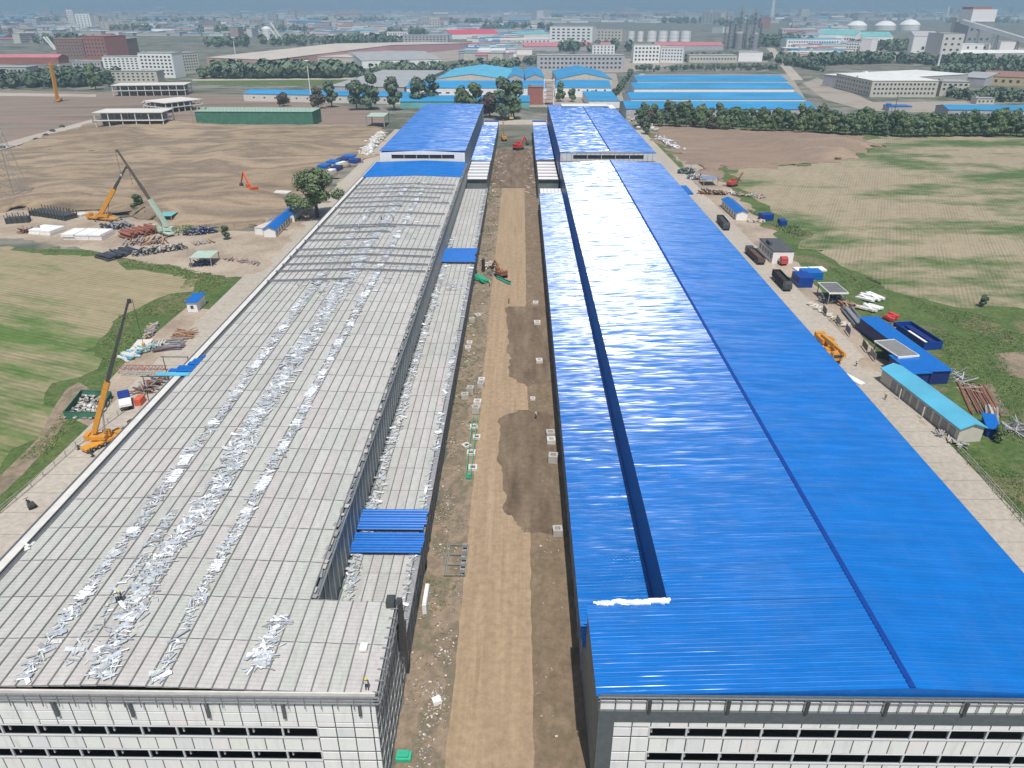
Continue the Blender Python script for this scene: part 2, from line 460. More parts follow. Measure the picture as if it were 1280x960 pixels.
M_FIELD_R = M_field('field_right', (0.30, 0.25, 0.165), (0.40, 0.33, 0.225), (0.06, 0.11, 0.028), (0.105, 0.17, 0.045), ANG_R, 1.25, (0.009, 0.019), 0.515, 0.22, 0.05)

sheet('ground', [(-21000, -300), (21000, -300), (21000, 26000), (-21000, 26000)], 0.0, M_GND)
sheet('grass', [(88.4, -100), (900, -100), (900, 575), (88.4, 575)], 0.02, M_GRASS)
sheet('grass', [(-900, -100), (-92.2, -100), (-92.2, 262), (-900, 262)], 0.02, M_GRASS)
FL = P2([(-260, 302), (0, 308), (60, 316), (130, 330), (225, 343), (238, 350), (215, 368), (150, 392), (108, 440), (95, 470), (70, 530), (0, 600), (-200, 760), (-500, 760)])
uneven('field', FL, 0.05, M_FIELD_L, 4.5, 0.12, 20, 3, 1.0)
FR = P2([(1088, 169), (1440, 173), (1440, 440), (1280, 402), (1230, 384), (1160, 379), (1090, 359), (1040, 334), (1010, 292), (985, 277), (962, 252), (915, 232), (905, 208), (960, 209), (1050, 203), (1088, 185)])
uneven('field', FR, 0.05, M_FIELD_R, 4.5, 0.12, 20, 13, 1.3)
# the worn track beside the left field
sheet('track', P2([(98, 478), (112, 486), (86, 520), (66, 552), (30, 592), (-40, 660), (-70, 660), (10, 586), (48, 548), (66, 512), (82, 488)]), 0.07, M_VERGE)
sheet('bare_patch', P2([(1243, 442), (1300, 438), (1310, 480), (1262, 470)]), 0.05, M_VERGE)
sheet('bare_patch', P2([(1195, 485), (1240, 480), (1262, 520), (1230, 520)]), 0.05, M_VERGE)
# brown earthworks on the left
uneven('bare_soil', P2([(-300, 188), (0, 186), (115, 153), (240, 150), (395, 155), (480, 158), (472, 186), (445, 210), (425, 222), (395, 262), (330, 292), (260, 286), (190, 277), (100, 264), (0, 266), (-300, 268)]), 0.04, M_SOIL, 3.2, 3.0, 38, 1, 2.0,
       mounds=[(W(230, 262).x, W(230, 262).y, 42, 2.5), (W(90, 250).x, W(90, 250).y, 34, 3.0), (W(330, 190).x, W(330, 190).y, 40, 2.4), (W(180, 165).x, W(180, 165).y, 45, 2.5)])
uneven('yard_ground', P2([(-300, 268), (0, 264), (100, 262), (190, 275), (260, 284), (330, 290), (398, 262), (430, 222), (452, 222), (325, 350), (285, 346), (235, 337), (150, 323), (60, 304), (0, 296), (-300, 296)]), 0.035, M_YARD, 2.6, 0.35, 12, 5)
sheet('far_soil', P2([(-400, 114), (0, 113), (250, 117), (330, 119), (400, 128), (480, 140), (480, 158), (240, 150), (115, 151), (0, 181), (-400, 250)]), 0.03, M_STRIP)
sheet('access_road', P2([(-200, 238), (0, 181), (115, 150), (116, 155), (0, 189), (-200, 250)]), 0.5, M_CONCR)
sheet('far_road', P2([(-300, 117), (0, 116), (120, 118), (120, 121), (0, 120), (-300, 122)]), 0.05, M_CONCR)
sheet('meadow', P2([(250, 99), (330, 93), (520, 96), (500, 108), (300, 107), (245, 106)]), 0.03, M_GRASS)
sheet('yard_ground', P2([(234, 384), (264, 387), (228, 436), (168, 498), (125, 540), (96, 526), (135, 478), (170, 438), (205, 408)]), 0.07, M_YARD)
# right earthworks
uneven('bare_soil', P2([(795, 152), (850, 156), (960, 162), (1085, 170), (1088, 186), (1050, 204), (960, 210), (905, 209), (895, 232), (870, 215), (838, 186)]), 0.05, M_PINK, 3.2, 1.2, 30, 9, 2.0,
       mounds=[(W(1030, 186).x, W(1030, 186).y, 42, 5.0)])
uneven('yard_ground', P2([(845, 192), (880, 205), (915, 240), (940, 262), (975, 300), (1010, 345), (1060, 395), (1120, 470), (1180, 525), (1195, 548), (1165, 560), (1070, 450), (985, 350), (880, 250)]), 0.035, M_YARD, 2.0, 0.3, 10, 12, 1.0)
# concrete service roads either side and their joints
for nm, x0, x1 in (('concrete_road', -92.2, -66.0), ('concrete_road', 63.0, 88.4)):
    mb = MB(); y = 20.0
    while y < 560:
        mb.quad([(x0, y + .03, 0.09), (x1, y + .03, 0.09), (x1, y + 5.97, 0.09), (x0, y + 5.97, 0.09)]); y += 6.0
    tag(mb.done(nm, M_CONCR), kind='structure')
# strip between the two rows of halls
uneven('verge', [(-15.6, 30), (9.0, 30), (9.0, 480), (-15.6, 480)], 0.03, M_VERGE, 1.6, 0.12, 5, 21)
uneven('verge', [(1.6, 30), (8.8, 30), (8.8, 366), (1.6, 366)], 0.14, M_VERGE_R, 1.2, 0.10, 5, 31, 0.2)
uneven('sand_road', [(-8.4, 30), (1.9, 30), (1.9, 366), (-9.2, 366), (-9.0, 200)], 0.17, M_SAND, 0.9, 0.06, 6, 2, 0.12)
uneven('dug_soil', [W(632, 384)[:2], W(668, 384)[:2], W(684, 384)[:2], W(688, 478)[:2], W(655, 484)[:2], W(636, 470)[:2]], 0.20, M_DARKSOIL, 0.9, 0.22, 4, 4, 0.5)
uneven('dug_soil', [W(624, 522)[:2], W(650, 512)[:2], W(692, 520)[:2], W(703, 668)[:2], W(655, 668)[:2], W(632, 640)[:2], W(622, 560)[:2]], 0.20, M_DARKSOIL, 0.8, 0.35, 4, 6, 0.5)
uneven('dug_soil', [(-14.5, 366), (8.0, 366), (8.0, 478), (-14.5, 478)], 0.18, M_DARKSOIL, 2.5, 0.6, 9, 8, .5)
PAVE = M_soil('far_yard_paving', [(0.26, 0.22, 0.18), (0.38, 0.33, 0.27), (0.33, 0.30, 0.26)], 0.03, bmp=0.05)
for nm, pts, z in (('paved_yard', [(1003, 104), (1022, 97), (1092, 128), (1230, 126), (1200, 142), (1080, 138), (1030, 124)], .04), ('paved_yard', [(783, 152), (1024, 152), (988, 93), (797, 93)], .04),
    ('paved_yard', [(640, 134), (782, 134), (770, 92), (690, 90), (560, 92), (500, 134)], .04), ('paved_yard', [(470, 67), (545, 79), (640, 66), (640, 56), (560, 56)], .04), ('paved_yard', [(670, 92), (790, 90), (860, 78), (960, 78), (960, 73), (670, 73)], .05),
    ('far_road', [(958, 60), (968, 60), (1004, 100), (990, 100)], .06), ('far_road', [(770, 150), (779, 150), (806, 92), (800, 92)], .07), ('far_road', [(240, 101), (600, 98), (600, 96), (240, 99)], .06),
    ('paved_yard', [(600, 76), (665, 76), (665, 66), (620, 66)], .06), ('paved_yard', [(975, 62), (1060, 74), (1190, 78), (1280, 72), (1280, 60), (1180, 52), (980, 52)], .04)):
    sheet(nm, P2(pts), z, PAVE if nm == 'paved_yard' else M_CONCR)
sheet('cross_road', [(-70, 585), (75, 585), (75, 612), (-70, 612)], 0.06, M_CONCR)

# ---------------------------------------------------------------- halls
def ribs(mb, x0, z0, x1, z1, ya, yb, pitch, h, m=0):
    prof = [(0, 0), (.09, 0), (.14, .38), (.19, .38), (.23, 0), (.31, 0), (.36, .38), (.41, .38), (.45, 0), (.55, 0), (.66, .86), (.70, 1.0), (.84, 1.0), (.88, .86), (.97, .1)]
    n = int((yb - ya) / pitch); pitch = (yb - ya) / n; k = len(mb.v); c = 0
    for i in range(n):
        for t, q in prof:
            y = ya + (i + t) * pitch
            mb.v.append((x0, y, z0 + q * h)); mb.v.append((x1, y, z1 + q * h)); c += 1
    mb.v.append((x0, yb, z0)); mb.v.append((x1, yb, z1)); c += 1
    for i in range(c - 1):
        a = k + 2 * i
        mb.f.append((a, a + 1, a + 3, a + 2)); mb.m.append(m)
def roofz(x, ridge=41.0, top=17.0, s=0.05):
    return top - s * abs(abs(x) - ridge)
def facade(par, off, x0, x1, Y, prow, wrow, xw0, xw1, bay=4.0, pw=2.0, ztop=14.0):
    "prow: rows of wall panels; wrow: ribbon windows with posts"
    mb = MB(); zs = [0.0]
    for a, b in sorted(wrow): zs += [a, b]
    zs.append(ztop)
    for i in range(0, len(zs), 2): mb.box(x0, x1, Y + .09, Y + .16, zs[i], zs[i+1], 0)
    for a, b in wrow:
        if xw0 > x0: mb.box(x0, xw0, Y + .09, Y + .16, a, b, 0)
        if xw1 < x1: mb.box(xw1, x1, Y + .09, Y + .16, a, b, 0)
    mb.done('wall', TRIM, par, off)
    MB().box(x0, x1, Y + 2.95, Y + 3.3, .2, ztop - .2).box(x0, x1, Y + .17, Y + 2.94, ztop - .25, ztop - .1).done('dark_interior', DARK, par, off)  # near-black back wall and soffit: interior shade painted into the colour
    for a, b in wrow:
        me = MB().box(-.10, .10, -.05, .12, 0, b - a).box(.30, .46, .5, .7, 0, b - a).mesh('window_post', FRAME)
        n = int(round((xw1 - xw0) / bay))
        for i in range(n + 1):
            x = xw0 + (xw1 - xw0) * i / n
            inst('window_post', me, par, (x - off[0], Y - off[1], a - off[2]))
        MB().box(xw0, xw1, Y - .10, Y + .08, a - .16, a - .01).box(xw0, xw1, Y - .05, Y + .08, b + .01, b + .10).done('window_rail', FRAME, par, off)
    cache = {}
    for a, b in prow:
        seg = [(x0, x1)]
        x = x0; i = 0
        while x < x1 - .2:
            w = min(pw, x1 - x)
            hit = [z for z in wrow if a < z[1] - .05 and b > z[0] + .05]
            if not (hit and x + w > xw0 + .1 and x < xw1 - .1):
                key = (round(w, 2), round(b - a, 2))
                if key not in cache:
                    cache[key] = MB().box(.07, w - .07, 0, .08, .08, b - a - .08).mesh('wall_panel', WHITE)
                inst('wall_panel', cache[key], par, (x - off[0], Y + random.uniform(-.015, .015) - off[1], a - off[2]))
            x += pw; i += 1
random.seed(11)

# --- right near hall: finished blue roof
OR = (36.0, 50.0, 0.0)
rh = empty('factory_hall', 'long factory hall with finished bright blue ribbed roof, right of the sand road', 'factory hall', OR, 0, 'factory halls under construction')
def zr(x): return roofz(x)
mb = MB(); ribs(mb, 18.1, zr(18.1), 41.0, zr(41), 66.9, 347.5, .62, .095); mb.done('roof_sheet', BLUE, rh, OR)
mb = MB(); ribs(mb, 8.3, zr(8.3), 41.0, zr(41), 53.6, 66.85, .62, .095); mb.done('roof_sheet', BLUE, rh, OR)
mb = MB(); ribs(mb, 41.0, zr(41), 64.3, zr(64.3), 53.6, 347.5, .62, .095); mb.done('roof_sheet', BLUE, rh, OR)
mb = MB(); ribs(mb, 8.1, 8.15, 18.15, 8.75, 66.9, 318, .62, .095); mb.done('annex_roof_sheet', BLUE, rh, OR)
MB().box(40.75, 41.35, 53.6, 347.4, 17.04, 17.16).done('ridge_cap', BLUE_DK, rh, OR)  # real cap; its deep blue also paints in the shadow along the ridge
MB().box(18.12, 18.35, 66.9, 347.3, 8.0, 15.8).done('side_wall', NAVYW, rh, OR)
MB().box(18.35, 63.9, 66.9, 347, 0, 15.7).box(8.7, 63.9, 56.3, 66.88, 0, 15.35).box(8.7, 18.12, 66.9, 328, 0, 8.0).done('wall', SIDEW, rh, OR)
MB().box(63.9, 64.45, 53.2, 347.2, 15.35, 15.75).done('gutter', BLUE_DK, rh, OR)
MB().box(64.3, 66.8, 286, 300, 15.2, 15.8).done('eave_platform', BLUE_ROLL, rh, OR)
mb = MB(); mb.box(8.5, 8.7, 52.95, 328, 0, 7.9)
mb.box(8.5, 8.7, 52.95, 66.85, 7.9, 15.3); mb.done('side_wall', SIDEW, rh, OR)
mb = MB()
for y in range(70, 328, 6): mb.box(8.32, 8.5, y, y + .35, 0, 7.8)
for k in range(3): mb.box(8.38, 8.5, 67, 328, 1.8 + 2 * k, 1.95 + 2 * k)
mb.done('side_frame', STEEL, rh, OR)
# annex end left open
mb = MB()
for j in range(3):
    for i in range(6):
        mb.box(8.5 + i*1.6, 10.0 + i*1.6, 318.4 + j*3.2, 321.4 + j*3.2, 8.2, 8.35)
mb.done('bare_roof_deck', WHITE, rh, OR)
MB().quad([(8.4, 53.55, 15.3), (64.2, 53.55, 15.8), (64.2, 53.55, zr(64.2) + .05), (41, 53.55, zr(41) + .05), (8.4, 53.55, zr(8.4) + .05)]).done('gable_flashing', BLUE_ROLL, rh, OR)
# facade
MB().box(8.5, 10.2, 52.8, 53.1, 0, 14.05).box(10.2, 64, 52.8, 53.1, 12.4, 14.05).done('dark_fascia', TRIM, rh, OR)
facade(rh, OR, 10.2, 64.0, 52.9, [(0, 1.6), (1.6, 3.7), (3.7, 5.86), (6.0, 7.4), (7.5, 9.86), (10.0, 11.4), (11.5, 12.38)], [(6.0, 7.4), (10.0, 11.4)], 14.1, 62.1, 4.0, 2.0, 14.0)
me = MB().box(.05, 1.58, 0, .14, 0, 1.35).mesh('parapet_panel', WHITE)
x = 8.6
while x < 63.5:
    inst('parapet_panel', me, rh, (x - OR[0], 53.0 - OR[1], 14.1)); x += 1.64
MB().box(8.6, 64, 53.12, 53.35, 14.05, 16.0).done('wall', TRIM, rh, OR)
mb = MB(); mb.box(8.4, 64.2, 52.7, 52.82, 16.12, 16.25).box(8.4, 64.2, 52.72, 52.8, 15.55, 15.64)
x = 8.6
while x < 64: mb.box(x, x + .06, 52.72, 52.9, 14.2, 16.15); x += 1.64
mb.done('parapet_rail', STEEL, rh, OR)
mb = MB(); x = 13.6
while x < 64: mb.box(x, x + .35, 52.6, 52.75, 14.0, 16.0); x += 8.2
mb.done('parapet_post', DKSTEEL, rh, OR)
mb = MB(); random.seed(4)
for i in range(70):
    x = random.uniform(9.5, 17.8) if i > 25 else random.uniform(13, 17.8)
    mb.obox((x, 66.9 + random.uniform(-.12, .18), zr(x) + random.uniform(.1, .3)), (random.uniform(.5, 1.4), random.uniform(.2, .6), random.uniform(.05, .25)), Matrix.Rotation(random.uniform(-.3, .3), 3, 'Z') @ Matrix.Rotation(random.uniform(-.4, .4), 3, 'X'))
tag(mb.done('foil_strip', BRIGHT, None, (13, 66.9, zr(13))), 'crumpled white foil strip at the inner corner of the right blue roof', 'foil strip')

# --- left near hall: roof still open, insulation laid between purlins
OL = (-40.0, 50.0, 0.0)
lh = empty('factory_hall', 'long unfinished factory hall with pale insulation panels between dark purlins, left of the sand road', 'factory hall', OL, 0, 'factory halls under construction')
def zl(x): return roofz(x, 44.0, 16.75, 0.035)
XS = [-65.0 + 1.73 * i for i in range(30)]           # purlin lines
YJ = [53.3 + 6.6667 * i for i in range(40)]
cells = []
for j in range(39):
    for i in range(29):
        x0, x1 = XS[i], XS[i+1]; y0, y1 = YJ[j], YJ[j+1]
        if j < 2:
            if x1 > -15.0 + .3: x1 = -15.0
            if x0 >= -15.2: continue
        else:
            if x0 >= -25.4: continue
            x1 = min(x1, -25.0)
        cells.append((x0, x1, y0, y1, None))
for j in range(2, 41):
    for i in range(6):
        y0 = 53.3 + 6.6667 * j; y1 = min(y0 + 6.6667, 328)
        if y0 > 327: continue
        cells.append((-24.3 + i * 1.5, -22.8 + i * 1.5, y0, y1, 8.4))
cells.sort(key=lambda c: c[2] + abs(c[0] + 20) * .12)
random.seed(5)
big = MB(); pc = {}
for k, (x0, x1, y0, y1, z) in enumerate(cells):
    za = zl(x0) if z is None else z; zb = zl(x1) if z is None else z
    w = x1 - x0; L = y1 - y0
    dz = random.uniform(-.02, .02)
    g = .07
    if k < 298:
        key = (round(w, 2), round(L, 2), round(zb - za, 3))
        if key not in pc:
            m_ = MB(); n_ = 4; lo = []
            for a in range(n_ + 1):       # slightly sagging blanket
                t = a / n_; sag = -.05 * math.sin(math.pi * t)
                m_.v += [(g + (w - 2*g) * t, .05, (zb - za) * t + sag), (g + (w - 2*g) * t, L - .05, (zb - za) * t + sag)]
            for a in range(n_): m_.f.append((2*a, 2*a + 2, 2*a + 3, 2*a + 1)); m_.m.append(0)
            s = len(m_.v)
            m_.box(g, w - g, .05, L - .05, -.22, -.12)
            pc[key] = m_.mesh('roof_panel', PANEL)
        inst('roof_panel', pc[key], lh, (x0 - OL[0], y0 - OL[1], za + dz - OL[2]))
    else:
        s = len(big.v)
        for t in (0, .5, 1):
            sag = -.05 if t == .5 else 0
            zt = za + (zb - za) * t + sag + dz
            big.v += [(x0 + g + (w - 2*g) * t, y0 + .05, zt), (x0 + g + (w - 2*g) * t, y1 - .05, zt)]
        for a in range(2): big.f.append((s + 2*a, s + 2*a + 2, s + 2*a + 3, s + 2*a + 1)); big.m.append(0)
big.done('far_roof_panels', PANEL, lh, OL, kind='stuff')
for i, x in enumerate(XS):
    y1 = 313.3 if x < -25.2 else (66.6 if x < -14.9 else 0)
    if not y1: continue
    MB().box(x - .07, x + .07, 53.3, y1, zl(x) - .2, zl(x) + .14).done('purlin', PURLIN, lh, OL)
for i in range(7):
    x = -24.3 + 1.5 * i
    MB().box(x - .05, x + .05, 66.8, 328, 8.25, 8.52).done('purlin', PURLIN, lh, OL)
mb = MB()
for y in YJ[:40]:
    mb.quad([(-65, y - .03, zl(65) + .02), (-44, y - .03, zl(44) + .02), (-44, y + .03, zl(44) + .02), (-65, y + .03, zl(65) + .02)])
    xe = -15 if y < 66.8 else -25
    mb.quad([(-44, y - .03, zl(44) + .02), (xe, y - .03, zl(xe) + .02), (xe, y + .03, zl(xe) + .02), (-44, y + .03, zl(44) + .02)])
mb.done('roof_seam', MIDGREY, lh, OL)
MB().box(-65.2, -25.0, 66.9, 347, 0, 15.35).box(-67.4, -15.2, 56.3, 66.88, 0, 15.3).box(-24.95, -15.3, 66.9, 328, 0, 8.0).done('wall', SIDEW, lh, OL)
MB().box(-65.2, -65.0, 53.3, 347, 15.5, 15.95).done('gutter', DKSTEEL, lh, OL)
mb = MB().box(-67.3, -66.1, 53.2, 347, 15.75, 15.95); mb.done('eave_trim', CONCW, lh, OL)
MB().box(-66.1, -65.2, 53.2, 347, 15.2, 15.6).box(-67.75, -67.3, 53.0, 347, 0.2, 15.9).done('eave_channel', TRIM, lh, OL)
# wall between main roof and annex: panels and open frame
mb = MB(); mb.box(-25.0, -24.7, 66.9, 347, 8.2, 15.7, 0)
mb.done('side_wall', SIDEW, lh, OL)
mb = MB()
y = 68.0
while y < 346:
    mb.box(-24.7, -24.55, y, y + .12, 8.6, 15.6); y += 2.2
mb.box(-24.72, -24.5, 66.9, 346, 15.3, 15.5).done('side_frame', STEEL, lh, OL)
random.seed(8); mb = MB(); y = 67.0
while y < 345:      # torn edge strip of gutter boards
    L = random.uniform(.4, 1.6)
    mb.obox((-25.15 + random.uniform(-.25, .25), y + L/2, 15.95 + random.uniform(0, .15)), (random.uniform(.25, .9), L, .08), random.uniform(-.25, .25), random.choice((0, 0, 1)))
    y += L + random.uniform(0, .3)
mb.done('edge_boards', [MIDGREY, CONC], lh, OL)
# right-hand walls
mb = MB(); mb.box(-15.2, -15.0, 52.95, 66.8, 0, 15.4); mb.box(-15.2, -15.0, 66.8, 328, 0, 8.2); mb.done('side_wall', SIDEW, lh, OL)
mb = MB(); y = 54.0
while y < 66: mb.box(-15.0, -14.88, y, y + .12, 0, 15.3); y += 1.9
for z in (1.5, 3.5, 5.5, 7.5, 9.3, 11.1, 12.5, 14.0): mb.box(-15.0, -14.9, 53.0, 66.7, z, z + .1)
y = 68.0
while y < 328: mb.box(-15.0, -14.86, y, y + .16, 0, 8.2); y += 3.0
for z in (2, 4, 6, 7.6): mb.box(-15.0, -14.9, 67, 328, z, z + .1)
mb.done('side_frame', STEEL, lh, OL)
mb = MB(); mb.box(-15.2, -14.4, 67, 328, 8.05, 8.3); mb.done('gutter', MIDGREY, lh, OL)
MB().box(-15.9, -14.9, 65.6, 66.9, 15.4, 16.7).box(-14.9, -14.2, 66.2, 67.4, 7.0, 15.8).done('corner_box', DKSTEEL, lh, OL)
# front rail and parapet
mb = MB(); mb.box(-67.6, -14.6, 52.55, 52.75, 15.85, 15.98).box(-67.6, -14.6, 52.6, 52.7, 15.4, 15.5).box(-67.6, -14.6, 52.55, 52.7, 14.95, 15.05)
mb.done('gutter', STEEL, lh, OL)
MB().box(-67.6, -15.0, 53.08, 53.28, 14.5, 16.0).done('parapet', CONCW, lh, OL)
mb = MB(); x = -67.4
while x < -14.6: mb.box(x, x + .07, 52.45, 52.55, 14.3, 16.1); x += 1.73
mb.done('parapet_rail', MIDGREY, lh, OL)
mb = MB(); x = -65.4
while x < -14: mb.box(x, x + .3, 52.5, 52.75, 12.7 if x < -18 else 13.2, 14.9); x += 8.1
mb.done('down_pipe', TRIM, lh, OL)
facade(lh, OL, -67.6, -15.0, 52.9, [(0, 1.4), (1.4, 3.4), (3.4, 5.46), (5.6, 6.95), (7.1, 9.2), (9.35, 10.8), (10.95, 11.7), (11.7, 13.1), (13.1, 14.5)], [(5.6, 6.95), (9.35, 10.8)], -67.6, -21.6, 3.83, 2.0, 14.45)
# scaffold strip on the right corner
mb = MB()
for k in range(9):
    y = 53.4 + k * 1.5
    mb.beam((-14.6, y, 13.5), (-14.6, y, 15.9), .08); mb.beam((-15.3, y, 15.9), (-14.4, y, 15.9), .12)
mb.beam((-14.6, 53, 15.9), (-14.6, 66, 15.9), .1).beam((-14.6, 53, 14.6), (-14.6, 66, 14.6), .07)
mb.done('edge_rail', STEEL, lh, OL)
# blue strip where sheeting has begun at the far end
mb = MB(); ribs(mb, -66.9, zl(66.9), -44, zl(44), 313.6, 347.3, .9, .08); mb.done('roof_sheet', BLUE, lh, OL)
mb = MB(); ribs(mb, -44, zl(44), -25.0, zl(25), 313.6, 347.3, .9, .08); mb.done('roof_sheet', BLUE, lh, OL)

# --- the two far halls
def far_hall(s, label):
    xi, xr, xo = (25.6, 45.5, 65.5) if s < 0 else (18.0, 41.0, 62.5)
    O = (s * 44.0, 347.0, 0)
    h = empty('factory_hall', label, 'factory hall', O, 0, 'factory halls under construction')
    y0, y1 = 349.0, 532.0
    def z(x): return 20.9 - (.05 if s > 0 else .015) * abs(x - xr)
    mb = MB(); ribs(mb, s*xi, z(xi), s*xr, z(xr), y0, y1, .9, .13); mb.done('roof_sheet', BLUE, h, O)
    mb = MB(); ribs(mb, s*xr, z(xr), s*xo, z(xo), y0, y1, .9, .13); mb.done('roof_sheet', BLUE, h, O)
    if s > 0:
        MB().box(40.7, 41.3, y0, y1, 20.95, 21.08).done('ridge_cap', BLUE_DK, h, O)  # cap again in deep blue, ridge shadow included in the colour
        MB().box(27, 58, 517, 531.5, 20.98, 21.12).done('pale_roof_strip', WHITE_ROOF, h, O)  # opaque white slab across the far end of the roof
        MB().box(58.5, 62.2, 512, 531.5, 20.2, 20.4).done('bare_roof_deck', WHITE, h, O)
    else:
        MB().box(-65.3, -57, 500, 528, 20.5, 20.62).done('bare_roof_deck', WHITE, h, O)
    xa, xb = sorted((s*xi, s*xo))
    MB().box(xa + .3, xb - .3, y0 + .5, y1 - .3, 0, 19.6).done('wall', SIDEW, h, O)
    xin = s * xi
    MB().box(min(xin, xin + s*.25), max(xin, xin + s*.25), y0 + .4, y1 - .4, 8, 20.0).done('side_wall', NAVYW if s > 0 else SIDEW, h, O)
    # gable: white panels either side of and under the dark ribbon window
    wa, wb = xa + (xb - xa) * .14, xb - (xb - xa) * .13
    mat = WHITE
    mb = MB()
    mb.box(xa + .3, wa, y0, y0 + .45, 15.4, 19.95).box(wb, xb - .3, y0, y0 + .45, 15.4, 19.95)
    mb.box(wa, wb, y0, y0 + .45, 15.4, 17.2).box(wa, wb, y0, y0 + .45, 19.0, 19.95)
    mb.quad([(xa + .3, y0 + .01, 19.95), (xb - .3, y0 + .01, 19.95), (s*xr, y0 + .01, 20.85)] if s > 0 else [(xa + .3, y0 + .01, 19.95), (xb - .3, y0 + .01, 19.95), (s*xr, y0 + .01, 20.85)])
    mb.done('gable_wall', WHITE if s < 0 else CONCW, h, O)
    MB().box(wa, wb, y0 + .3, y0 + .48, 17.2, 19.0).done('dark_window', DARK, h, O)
    me = MB().box(-.12, .12, 0, .3, 0, 1.8).mesh('window_post', FRAME)
    for i in range(1, 5): inst('window_post', me, h, (wa + (wb - wa) * i / 5 - O[0], y0 - .01 - O[1], 17.2))
    mb = MB()
    if s > 0:
        for i in range(20): mb.box(xa + 1 + i * 2.2, xa + 1.1 + i * 2.2, y0 - .06, y0, 15.5, 19.9)
        mb.box(xa, xb, y0 - .12, y0 - .01, 20.0, 20.15).box(xa, xb, y0 - .1, y0 - .01, 16.2, 16.3)
        mb.done('gable_frame', DKSTEEL, h, O)
    # annex
    ax0, ax1 = (15.4, 25.6) if s < 0 else (7.9, 17.6)
    ya = 388.0 if s < 0 else 392
    yb = 516.0
    za, zb = 9.0, 9.4
    mb = MB(); ribs(mb, s*ax0, za, s*ax1, zb, ya, yb, .9, .13); mb.done('annex_roof_sheet', BLUE, h, O)
    p, q = sorted((s*ax0, s*ax1))
    MB().box(p + .2, q - .1, 343.5, 533, 0, 8.7).done('wall', SIDEW, h, O)
    mb = MB()
    for k in range(6): mb.box(p + .3, q - .3, 343.3 + k * 7.4, 343.3 + k * 7.4 + 6.6, 8.85, 9.0)
    for k in range(3): mb.box(p + .3, q - .3, 517.2 + k * 5.3, 517.2 + k * 5.3 + 4.4, 8.85, 9.0)
    mb.done('bare_roof_deck', WHITE, h, O)
    mb = MB()
    for k in range(7): mb.box(p, q, 342.7 + k * 7.4, 343.1 + k * 7.4, 8.8, 9.2)
    mb.done('roof_beam', DKSTEEL, h, O)
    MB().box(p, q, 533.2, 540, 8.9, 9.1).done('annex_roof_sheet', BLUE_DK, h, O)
    return h
far_hall(-1, 'far factory hall with plain blue roof and white gable, left of the sand road')
far_hall(1, 'far factory hall with glaring blue roof and grey framed gable, right of the sand road')

# ---------------------------------------------------------------- things lying on the left roof
PALE_FILM = M('pale_plastic_film', (.55, .58, .56), .35, .15, 2.0)
def debris(x0, x1, y0, y1, n, label, seed, zf=None, dens=None, sheetw=0.0):
    random.seed(seed); mb = MB()
    for i in range(n):
        y = y0 + (y1 - y0) * random.random() ** 1.0
        c = mnoise.noise(Vector((y * .09, seed, 0)))
        if random.random() < -c * 1.2: continue
        x = random.gauss((x0 + x1) / 2 + mnoise.noise(Vector((y * .05, seed, 5))) * (x1 - x0) * .35, (x1 - x0) * .24); x = max(x0 - .1, min(x1 + .1, x))
        z = (zf or zl)(x) + .14 + random.random() * .12
        L = random.uniform(.3, 1.5); w = random.uniform(.06, .24) if random.random() < .6 else random.uniform(.05, .12)
        if random.random() < .12: L, w = random.uniform(.9, 2.0), random.uniform(.3, .6)
        ang = random.gauss(.25, .5) if random.random() < .45 else random.uniform(0, 3.14)
        q = Matrix.Rotation(ang, 3, 'Z') @ Matrix.Rotation(random.uniform(-.12, .12), 3, 'Y') @ Matrix.Rotation(random.uniform(-.4, .4), 3, 'X')
        mb.obox((x, y, z), (L, w, random.uniform(.015, .035)), q, random.choice((0, 0, 1, 1, 1, 1, 3, 3, 2)))
    yc = (y0 + y1) / 2; xc = (x0 + x1) / 2
    return tag(mb.done('scrap_strip', [BRIGHT, SILVER, MIDGREY, PALE_FILM], None, (xc, yc, (zf or zl)(xc))), label, 'sheet offcuts', kind='stuff')
debris(-53.4, -51.7, 54, 300, 3000, 'leftmost line of silvery offcuts strewn along the open roof', 1)
debris(-47.0, -43.3, 54, 300, 7000, 'widest line of silvery offcuts strewn along the open roof', 2)
debris(-39.1, -37.5, 54, 300, 2800, 'rightmost line of silvery offcuts strewn along the open roof', 3)
debris(-29.4, -26.6, 55.5, 63.5, 150, 'small heap of offcuts near the front edge of the open roof', 4)
debris(-49.4, -47.8, 56, 84, 110, 'sparse offcuts beside the widest scrap line', 6)
debris(-24.3, -22.6, 68, 250, 1500, 'offcuts lying along the foot of the inner wall on the left annex', 7, lambda x: 8.45)
debris(-21.5, -16.5, 196, 204, 120, 'patch of offcuts on the left annex roof', 8, lambda x: 8.45)
debris(-15.8, -15.0, 67, 320, 900, 'torn trim along the outer edge of the left annex', 9, lambda x: 8.3)
debris(-60, -28, 165, 312, 1500, 'thin scatter of offcuts on the far part of the open roof', 10)
